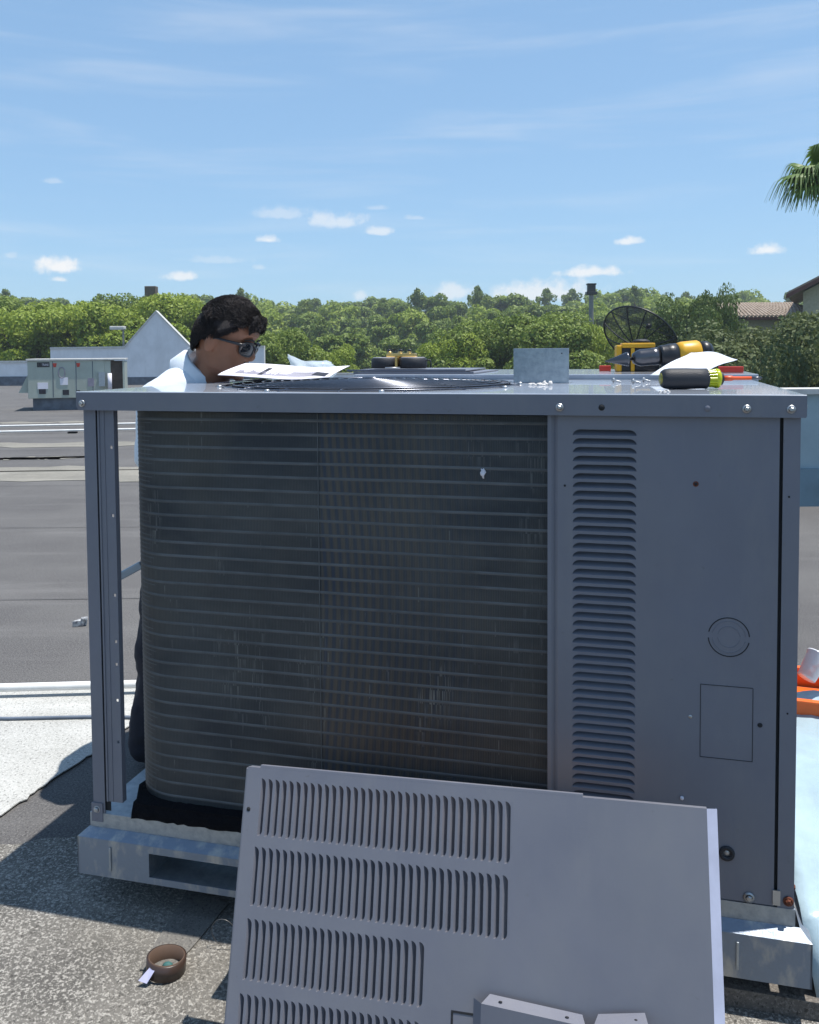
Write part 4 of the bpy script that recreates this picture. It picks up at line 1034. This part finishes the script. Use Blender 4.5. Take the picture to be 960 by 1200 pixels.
        sg.tube([T(.084, s_*.064, .014), T(.05, s_*.079, .012), T(.0, s_*.086, .008), T(-.022, s_*.084, -.006)], [.0055, .0048, .004, .003], 6)
        sg.tube([T(.090, s_*.055, .016), T(.083, s_*.066, .014)], .006, 6)
    sg.tube([T(.104, -.010, .010), T(.106, 0, .012), T(.104, .010, .010)], .0032, 6)
    sg.build('sunglasses', blackp, t_)
    # moustache shadow of stubble is short dark hair above the lip
    st_ = MB().ell(T(.0885, 0, -.044), (.0035, .021, .0035), 12, 6, rotH); st_.build('moustache', hairm, t_)
    for s_ in (-1, 1): MB().tube([T(.097, s_*.012, .030), T(.097, s_*.030, .034), T(.082, s_*.052, .028)], [.003, .0035, .002], 6).build('eyebrow', hairm, t_)
    # hair: cap over skull plus curly locks
    random.seed(11)
    cap = MB(); vs = []; fs = []; NR = 22; NK = 44
    def skull(a, ph):   # a azimuth 0=front, ph 0=top
        z_ = .118*math.cos(ph)+.0; rr_ = math.sin(ph)
        c, s_ = math.cos(a), math.sin(a)
        x = (.096 if c > 0 else .102)*c*rr_-.002; y = .079*s_*rr_
        return Vector((x, y, z_+.0))
    def limit(a):       # hair line (ph) by azimuth
        d = abs((a+math.pi) % (2*math.pi)-math.pi)
        if d < .8: return 1.02
        if d < 1.5: return 1.02+(d-.8)/.7*.50
        if d < 2.0: return 1.52+(d-1.5)/.5*.15
        return 1.67+min(1, (d-2.0)/.5)*.42
    for i in range(NR+1):
        for k in range(NK):
            a = 2*math.pi*k/NK; ph = limit(a)*i/NR
            p_ = skull(a, ph); nr_ = Vector((p_.x, p_.y*1.3, p_.z)).normalized()
            thick = .006+(.0+.017*max(0, math.cos(ph*.95))**.8+(.006 if math.cos(a) > 0 else 0)*math.sin(ph)) * (1 if i < NR-1 else (.4 if i == NR-1 else 0))
            thick += (.0075*noise.noise(p_*38)+.002*noise.noise(p_*110))*(1 if i < NR-1 else 0)
            vs.append(T(*(p_+nr_*max(thick, -.001))))
    for i in range(NR):
        for k in range(NK): fs.append((i*NK+k, i*NK+(k+1) % NK, (i+1)*NK+(k+1) % NK, (i+1)*NK+k))
    cap.add(vs, fs, True)
    for q in range(9000):
        a = random.uniform(0, 2*math.pi); ph = limit(a)*random.random()**.6*.97
        side = ph > 1.1
        p_ = skull(a, ph); nr_ = Vector((p_.x, p_.y*1.3, p_.z)).normalized(); sw = noise.noise_vector(p_*28); tg = Vector((.75 if not side else -.2, 0, -.1 if not side else -.9))+sw*1.5+Vector((random.uniform(-.25, .25), random.uniform(-.25, .25), random.uniform(-.25, .25)))
        tg = (tg-nr_*tg.dot(nr_)).normalized()
        ln = random.uniform(.012, .024) if not side else random.uniform(.008, .013); top_h = .012+.012*max(0, math.cos(ph)) if not side else .003
        a0 = p_+nr_*(top_h*.4 if not side else .005); a1_ = a0+nr_*(top_h*.9+(.008 if side else 0))+tg*ln*.35; a2_ = a0+nr_*(top_h*(.9+random.uniform(-.2, .15))+(.005 if side else 0))+tg*ln*.8; a3 = a2_+tg*ln*.3-nr_*.006
        cap.tube([T(*a0), T(*a1_), T(*a2_), T(*a3)], [.0008, .0010, .0008, .0003], 3, False)
    for q in range(420):   # fringe over the forehead
        y = random.uniform(-.058, .058); z_ = .078+random.uniform(-.012, .028)-abs(y)*.15
        a0 = Vector((.086, y, z_+.012)); 
        cap.tube([T(*a0), T(a0.x+.004, y+random.uniform(-.006, .006), z_+.006), T(a0.x+.006+random.uniform(-.003, .004), y+random.uniform(-.012, .012), z_-.004), T(a0.x+.003, y+random.uniform(-.014, .014), z_-.012)], [.0014, .0015, .0012, .0005], 3, False)
    cap.build('hair', hairm, t_)
person()
# tool handle showing at the man's side
o = MB().box((-.06, 0, 0), (.04, .02, .028), .005).build('belt_tool', mat('steel_blue', (.3, .36, .42), .35, .3), None, (-.985, 3.14, .72), (0, R(-28), 0)); tag(o, 'pale steel tool sticking out at the man\'s hip beside the coil', 'tool')

# ------------------------------------------------------------------ trees
def leaf_cloud(seed, H, rad, n_cl, n_leaf, leaf, base_frac=.3, kind='oak'):
    rnd = random.Random(seed); m_ = MB()
    cl_ = []
    for i in range(n_cl):
        h = rnd.random()
        if kind == 'pine':
            zc = H*(base_frac+(1-base_frac)*h); rmax = rad*(1.0-.55*h)*(.1+.9*rnd.random()); cs = rad*rnd.uniform(.06, .20)
        else:
            ph = rnd.random()**.8; zc = H*(base_frac+(1-base_frac)*(.12+.80*ph)); prof = math.sqrt(max(0, 1-(max(0, (ph-.35))/.72)**2)); rmax = rad*prof*math.sqrt(rnd.random()); cs = rad*rnd.uniform(.17, .34)
        a = rnd.uniform(0, 2*math.pi)
        cl_.append((Vector((rmax*math.cos(a), rmax*math.sin(a), zc)), cs, rnd.choice((.55, .7, .85))))
    vs = []; fs = []
    per = n_leaf//n_cl
    for c, cs, fl in cl_:
        for k in range(per):
            d = Vector((rnd.gauss(0, 1), rnd.gauss(0, 1), rnd.gauss(0, 1))).normalized()*cs*rnd.uniform(.55, 1.0)**.5
            d.z *= fl
            p_ = c+d
            nrm = (d.normalized()*.7+Vector((rnd.gauss(0, .5), rnd.gauss(0, .5), rnd.gauss(0, .5)+.3))).normalized()
            a = nrm.orthogonal().normalized(); b = nrm.cross(a); t_ = rnd.uniform(0, 6.28); s_ = leaf*rnd.uniform(.6, 1.3)
            a, b = (a*math.cos(t_)+b*math.sin(t_))*s_, (b*math.cos(t_)-a*math.sin(t_))*s_*.6
            o_ = len(vs); vs += [p_-a, p_-b*.9, p_+a, p_+b]; fs.append((o_, o_+1, o_+2, o_+3))
    m_.add(vs, fs); return m_, cl_
def tree_kind(seed, H, rad, n_cl, n_leaf, leaf, mt, base_frac=.3, kind='oak'):
    m_, cl_ = leaf_cloud(seed, H, rad, n_cl, n_leaf, leaf, base_frac, kind)
    crown = m_.mesh('crown', mt)
    tk = MB(); rnd = random.Random(seed)
    top_ = H*(.92 if kind == 'pine' else .62)
    tk.tube([(0, 0, -.1), (.1, .05, H*.25), (.0, .1, top_*.7), (.1, .0, top_)], [H*.024, H*.019, H*.012, H*.004], 7)
    for c, cs, fl in cl_[:12]:
        s0 = Vector((0, .05, max(H*.2, min(top_*.85, c.z-rad*.4)))); tk.tube([s0, s0.lerp(c, .5)+Vector((0, 0, .2)), c], [H*.008, H*.005, H*.002], 5)
    return crown, tk.mesh('trunk', bark)
kinds = {
 'oak_a': tree_kind(1, 11, 4.2, 60, 44000, .115, leaf_mats[0], .22),
 'oak_b': tree_kind(2, 11, 4.6, 70, 44000, .115, leaf_mats[0], .2),
 'oak_c': tree_kind(3, 11, 4.4, 64, 44000, .115, leaf_mats[1], .2),
 'dark_a': tree_kind(4, 10, 4.4, 70, 42000, .11, leaf_mats[2], .15),
 'olive_a': tree_kind(5, 8, 3.2, 90, 52000, .060, leaf_mats[3], .08),
 'far_a': tree_kind(6, 17, 5.0, 46, 9000, .34, leaf_mats[1], .2),
 'far_b': tree_kind(7, 17, 4.6, 44, 9000, .34, leaf_mats[1], .25),
 'far_c': tree_kind(8, 18, 4.4, 110, 7000, .26, leaf_mats[1], .35, 'pine'),
 'far_d': tree_kind(9, 16, 5.2, 50, 9000, .34, leaf_mats[0], .2)}
def tree(name, kind, x, y, H, label, group=None, wide=1.0):
    c, t_ = kinds[kind]; h0 = {'oak_a': 11, 'oak_b': 11, 'oak_c': 11, 'dark_a': 10, 'olive_a': 8, 'far_a': 17, 'far_b': 17, 'far_c': 18, 'far_d': 16}[kind]
    e = empty(name, (x, y, -6), (0, 0, random.uniform(0, 6.28)), label, 'tree', group)
    s_ = H/h0; e.scale = (s_*wide, s_*wide, s_)
    link('crown', c, e); link('trunk', t_, e); return e
def top_h(ytop, Y, x=480): return 1.5+6+((412.1+(x-480)*.0074)-ytop)/1050*Y
random.seed(21)
near = [  # px, Y, top px, kind, wide, label
 (-15, 58, 336, 'oak_c', 1.0, 'dark leafy tree at the far left edge, above the low parapet'),
 (30, 54, 352, 'oak_a', 1.0, 'bright green tree above the low parapet, second from the left edge'),
 (72, 57, 346, 'oak_b', .95, 'bright green tree rising just left of the distant air conditioner'),
 (112, 54, 350, 'oak_a', 1.0, 'bright yellow-green tree straight above the distant air conditioner'),
 (150, 60, 340, 'oak_c', .9, 'tree behind the small roof lamp left of the gable'),
 (185, 56, 338, 'oak_b', .85, 'tall bright green tree directly behind the gable peak'),
 (222, 58, 350, 'oak_a', .9, 'bright green tree between the gable and the man\'s head'),
 (262, 60, 366, 'oak_c', .9, 'green tree mostly hidden behind the man\'s head'),
 (325, 46, 381, 'oak_c', .8, 'rounded green tree just right of the man\'s face'),
 (388, 48, 402, 'oak_a', .65, 'small bright bush-like tree left of the gauges'),
 (538, 46, 392, 'oak_a', .75, 'low bright tree right of the gauges, at the left foot of the broad tree'),
 (580, 47, 372, 'oak_c', .95, 'left half of the broad dark green crown behind the steel plate'),
 (640, 46, 366, 'oak_c', 1.0, 'broad rounded green tree directly behind the steel plate'),
 (684, 48, 380, 'oak_b', .7, 'green tree just left of the mesh dish'),
 (800, 44, 358, 'dark_a', .55, 'dark green tree right of the mesh dish'),
 (838, 42, 349, 'dark_a', .42, 'tall dark green tree in front of the tiled roof, left end'),
 (770, 56, 384, 'oak_c', .8, 'green tree behind the mesh dish and the drill')]
for px, Y, yt, kd, wd, lb in near:
    tree('broadleaf_tree', kd, (px-480)/1050*Y, Y, top_h(yt, Y, px), lb, 'trees just beyond the roof', wd)
for px, Y, yt, wd, lb in [(915, 22, 366, .95, 'olive-green bushy tree filling the right edge above the parapet'), (872, 25, 388, .7, 'lower olive-green bush left of the one at the right edge'), (985, 24, 366, .8, 'olive-green tree cut off by the right edge of the photo'), (940, 17, 400, .62, 'lowest olive bush right behind the short parapet')]:
    tree('bushy_tree', 'olive_a', (px-480)/1050*Y, Y, top_h(yt, Y, px), lb, 'bushy trees at the right', wd)
i = 0
for Y, base, spread, st in ((78, 388, 9, 44), (95, 374, 8, 40), (118, 362, 8, 36), (145, 353, 7, 30), (180, 346, 6, 28)):
    x = -60
    while x < 1040:
        xx = x+random.uniform(-10, 10)
        yt = base+random.uniform(-spread, spread)
        if Y < 100 and (xx < 250 or xx > 900): x += st; continue
        kd = random.choice(('far_a', 'far_b', 'far_d', 'far_a', 'far_c'))
        tree('woodland_tree', kd, (xx-480)/1050*Y, Y+random.uniform(-6, 6), top_h(yt, Y, xx), 'green tree in the woodland stretching behind the roof', 'woodland trees in the distance', random.uniform(.85, 1.15) if kd != 'far_c' else .8)
        x += st
for px, yt, lb in [(490, 336, 'tall open-crowned tree poking above the treeline over the gauges'), (560, 334, 'tall open tree poking above the treeline left of the steel plate'), (284, 333, 'thin tree poking above the treeline over the man\'s head'), (744, 337, 'thin pine poking above the treeline right of the lamp pole'), (10, 330, 'tall pine at the left end of the treeline'), (120, 337, 'pine rising above the bright trees on the left')]:
    tree('pine_tree', 'far_c', (px-480)/1050*140, 140, top_h(yt+5, 140, px), lb, None, .62)

# ------------------------------------------------------------------ palm
pt_ = empty('palm_tree', (7.50, 16, -5.95), label='fan palm whose drooping fronds enter the sky at the upper right edge', cat='tree')
MB().tube([(0, 0, 0), (.1, 0, 5), (0, 0, 10.4)], [.2, .16, .13], 12).build('trunk', bark, pt_)
palmm = mat('palm_leaf', (.11, .19, .035), .45, col2=(.2, .28, .08), scale=3, trans=.3); palmd = mat('palm_tip', (.16, .22, .12), .6, trans=.3)
def frond(az, el, ln, rad_):
    rnd = random.Random(int(az*100)); d = Vector((math.cos(az)*math.cos(el), math.sin(az)*math.cos(el), math.sin(el))); side = d.cross(Vector((0, 0, 1))).normalized(); upv = side.cross(d)
    c = Vector((0, 0, 10.5))+d*ln
    f_ = MB().tube([Vector((0, 0, 10.4)), Vector((0, 0, 10.5))+d*ln*.5+Vector((0, 0, .06)), c], [.022, .016, .012], 5); f_.build('leaf_stalk', palmm, pt_)
    b_ = MB(); ns = 34
    for k in range(ns):
        a = R(-150)+R(300)*k/(ns-1); dr_ = (d*math.cos(a)+side*math.sin(a)); L2 = rad_*(1-.15*abs(a)/2.6)*rnd.uniform(.92, 1.05)
        wv = dr_.cross(upv).normalized()
        pts = []
        for q in range(7):
            s_ = q/6; dz = -(.05*s_ if s_ < .5 else .025+(s_-.5)**1.5*1.6*rad_)
            hz = dr_*L2*(s_ if s_ < .6 else .6+(s_-.6)*.65)
            pts.append(c+hz+Vector((0, 0, dz)))
        ww = [.014, .042, .052, .036, .017, .010, .003]
        vs = []
        for p_, w_ in zip(pts, ww): vs += [p_-wv*w_, p_+wv*w_+upv*.006]
        b_.add(vs, [(2*q, 2*q+1, 2*q+3, 2*q+2) for q in range(6)])
    b_.build('frond', palmm, pt_)
for az, el, ln, r_ in ((R(183), R(0), .52, .74), (R(195), R(12), .40, .66), (R(165), R(-12), .42, .62), (R(205), R(-20), .45, .6), (R(150), R(25), .45, .6), (R(100), R(20), .5, .6), (R(250), R(15), .5, .6), (R(300), R(-5), .5, .6), (R(20), R(10), .5, .6), (R(60), R(-15), .5, .6), (R(210), R(55), .4, .55), (R(330), R(40), .4, .55)):
    frond(az, el, ln, r_)

# ------------------------------------------------------------------ lamp pole, roof lamp, dish, buildings
lp = empty('lamp_pole', (12.17, 60, -6), label='tall dark lamp pole with a small square head standing in the trees', cat='lamp post')
MB().tube([(0, 0, 0), (0, 0, 11.2)], [.19, .15], 12).build('pole', mast, lp)
MB().box((-.36, -.3, 11.2), (.36, .3, 11.4), .03).box((-.26, -.22, 11.4), (.26, .22, 11.85), .03).box((-.30, -.25, 11.85), (.30, .25, 11.95), .02).build('lamp_head', blackp, lp)
lp2 = empty('lamp_pole', (-16.3, 57, -6), label='slim pole with a boxy brown head among the trees above the gable', cat='lamp post')
MB().tube([(0, 0, 0), (0, 0, 11.2)], [.15, .12], 10).build('pole', mast, lp2)
MB().box((-.35, -.3, 11.1), (.35, .3, 11.75), .03).box((-.5, -.3, 11.0), (.3, .3, 11.12), .03).build('lamp_head', mat('brown_head', (.12, .09, .07), .7), lp2)
rl_ = empty('roof_lamp', (-14.1, 44.3, -6), label='small grey floodlight on an arm left of the white gable', cat='lamp')
MB().tube([(0, 0, 0), (0, 0, 8.5), (.0, 0, 8.65), (-.2, 0, 8.75)], .05, 8).build('arm', mast, rl_)
MB().box((-.62, -.2, 8.68), (.10, .2, 8.86), .05).build('lamp_head', coping, rl_)
# mesh dish: its bowl opens to the right and away
dish = empty('satellite_dish', (6.35, 25, -6), label='black mesh satellite dish standing behind the drill', cat='dish')
def dish_build():
    Rr = 1.12; axis = Vector((.55, .50, .62)).normalized(); c0 = Vector((-.05, 0, 7.62))
    a = axis.orthogonal().normalized(); b = axis.cross(a); nr, nk = 8, 48
    def P_(r_, t_): return c0+(a*math.cos(t_)+b*math.sin(t_))*r_+axis*(.34*(r_/Rr)**2)
    vs = [P_(Rr*i/nr, 2*math.pi*k/nk) for i in range(nr+1) for k in range(nk)]
    MB().add(vs, [(i*nk+k, i*nk+(k+1) % nk, (i+1)*nk+(k+1) % nk, (i+1)*nk+k) for i in range(nr) for k in range(nk)], True).build('mesh_bowl', meshm, dish)
    MB().tube([P_(Rr, 2*math.pi*k/48) for k in range(49)], .025, 6, False).build('rim', blackp, dish)
    for k in range(12):
        t_ = 2*math.pi*k/12; MB().tube([P_(.08+(Rr-.08)*j/6, t_)-axis*.012 for j in range(7)], .02, 5).build('rib', blackp, dish)
    f = c0+axis*.78
    for k in range(3):
        MB().tube([P_(Rr*.98, 2*math.pi*k/3+.5), f], .012, 5).build('feed_strut', blackp, dish)
    MB().lathe([(0, 0), (.06, 0), (.09, .12), (0, .12)], 12, (f, axis)).build('feed_horn', blackp, dish)
    MB().tube([(0, 0, 0), (0, 0, 7.5)], .07, 10).build('mast', mast, dish)
dish_build()
# buildings behind the trees at the right
bl = empty('tiled_roof_house', (18.2, 48, -5.3), label='low building with a pale clay tiled roof among the trees at the right', cat='building')
MB().box((-1.5, 0, 0), (4.0, 6, 8.4)).build('wall', beige, bl)
MB().prism([(-.3, 8.35), (2.2, 8.35), (2.2, 8.5), (-.3, 8.5)], -.5, 6.4, 'y').build('fascia', redbrown, bl)
rf = empty('roof', (0, 0, 0)); rf.parent = bl
MB().add([(-2.0, -.5, 8.5), (4.4, -.5, 8.5), (3.4, 2.6, 9.35), (-1.0, 2.6, 9.35), (-2.0, 6.4, 8.5), (4.4, 6.4, 8.5)], [(0, 1, 2, 3), (3, 2, 5, 4), (0, 3, 4), (1, 5, 2)]).build('roof_slope', tile, rf)
tl = MB()
for j in range(9):
    f_ = j/9; z_ = 8.5+.85*f_; y_ = -.5+3.1*f_; x0 = -2.0+1.0*f_; x1 = 4.4-1.0*f_; nx = 30
    for k in range(nx):
        xa = x0+(x1-x0)*k/nx; tl.tube([(xa, y_, z_+.03), (xa, y_+.36, z_+.12)], .075, 5, True)
tt = tl.build('clay_tiles', tile, rf); tag(tt, kind='stuff')
b2 = empty('gabled_building', (20.6, 44, -5.9), (0, 0, R(-26)), label='beige gabled building with dark red eaves cut by the right edge', cat='building')
MB().prism([(-1.2, 0), (6.5, 0), (6.5, 10.2), (2.6, 12.2), (-1.2, 10.2)], 0, 8, 'y').build('wall', beige, b2)
MB().prism([(-1.9, 9.95), (2.6, 12.3), (7.1, 9.95), (7.1, 10.2), (2.6, 12.55), (-1.9, 10.2)], -.6, 8.4, 'y').build('roof', tile, b2)
MB().prism([(-1.95, 9.88), (2.6, 12.24), (2.6, 12.44), (-1.95, 10.08)], -.66, -.603, 'y').build('eave_board', redbrown, b2)

# ------------------------------------------------------------------ haze
hz = MB().box((-420, -30, -7.2), (420, 420, 16.5)).build('haze', mat('haze_air', (1, 1, 1))); tag(hz, kind='stuff')
hm = bpy.data.materials.new('haze_volume'); hm.use_nodes = True; t = hm.node_tree; t.nodes.clear()
o_ = t.nodes.new('ShaderNodeOutputMaterial'); v_ = t.nodes.new('ShaderNodeVolumePrincipled'); v_.inputs['Color'].default_value = (.85, .93, 1, 1); v_.inputs['Density'].default_value = .0008; v_.inputs['Anisotropy'].default_value = .3
t.links.new(v_.outputs[0], o_.inputs['Volume']); hz.data.materials.clear(); hz.data.materials.append(hm)
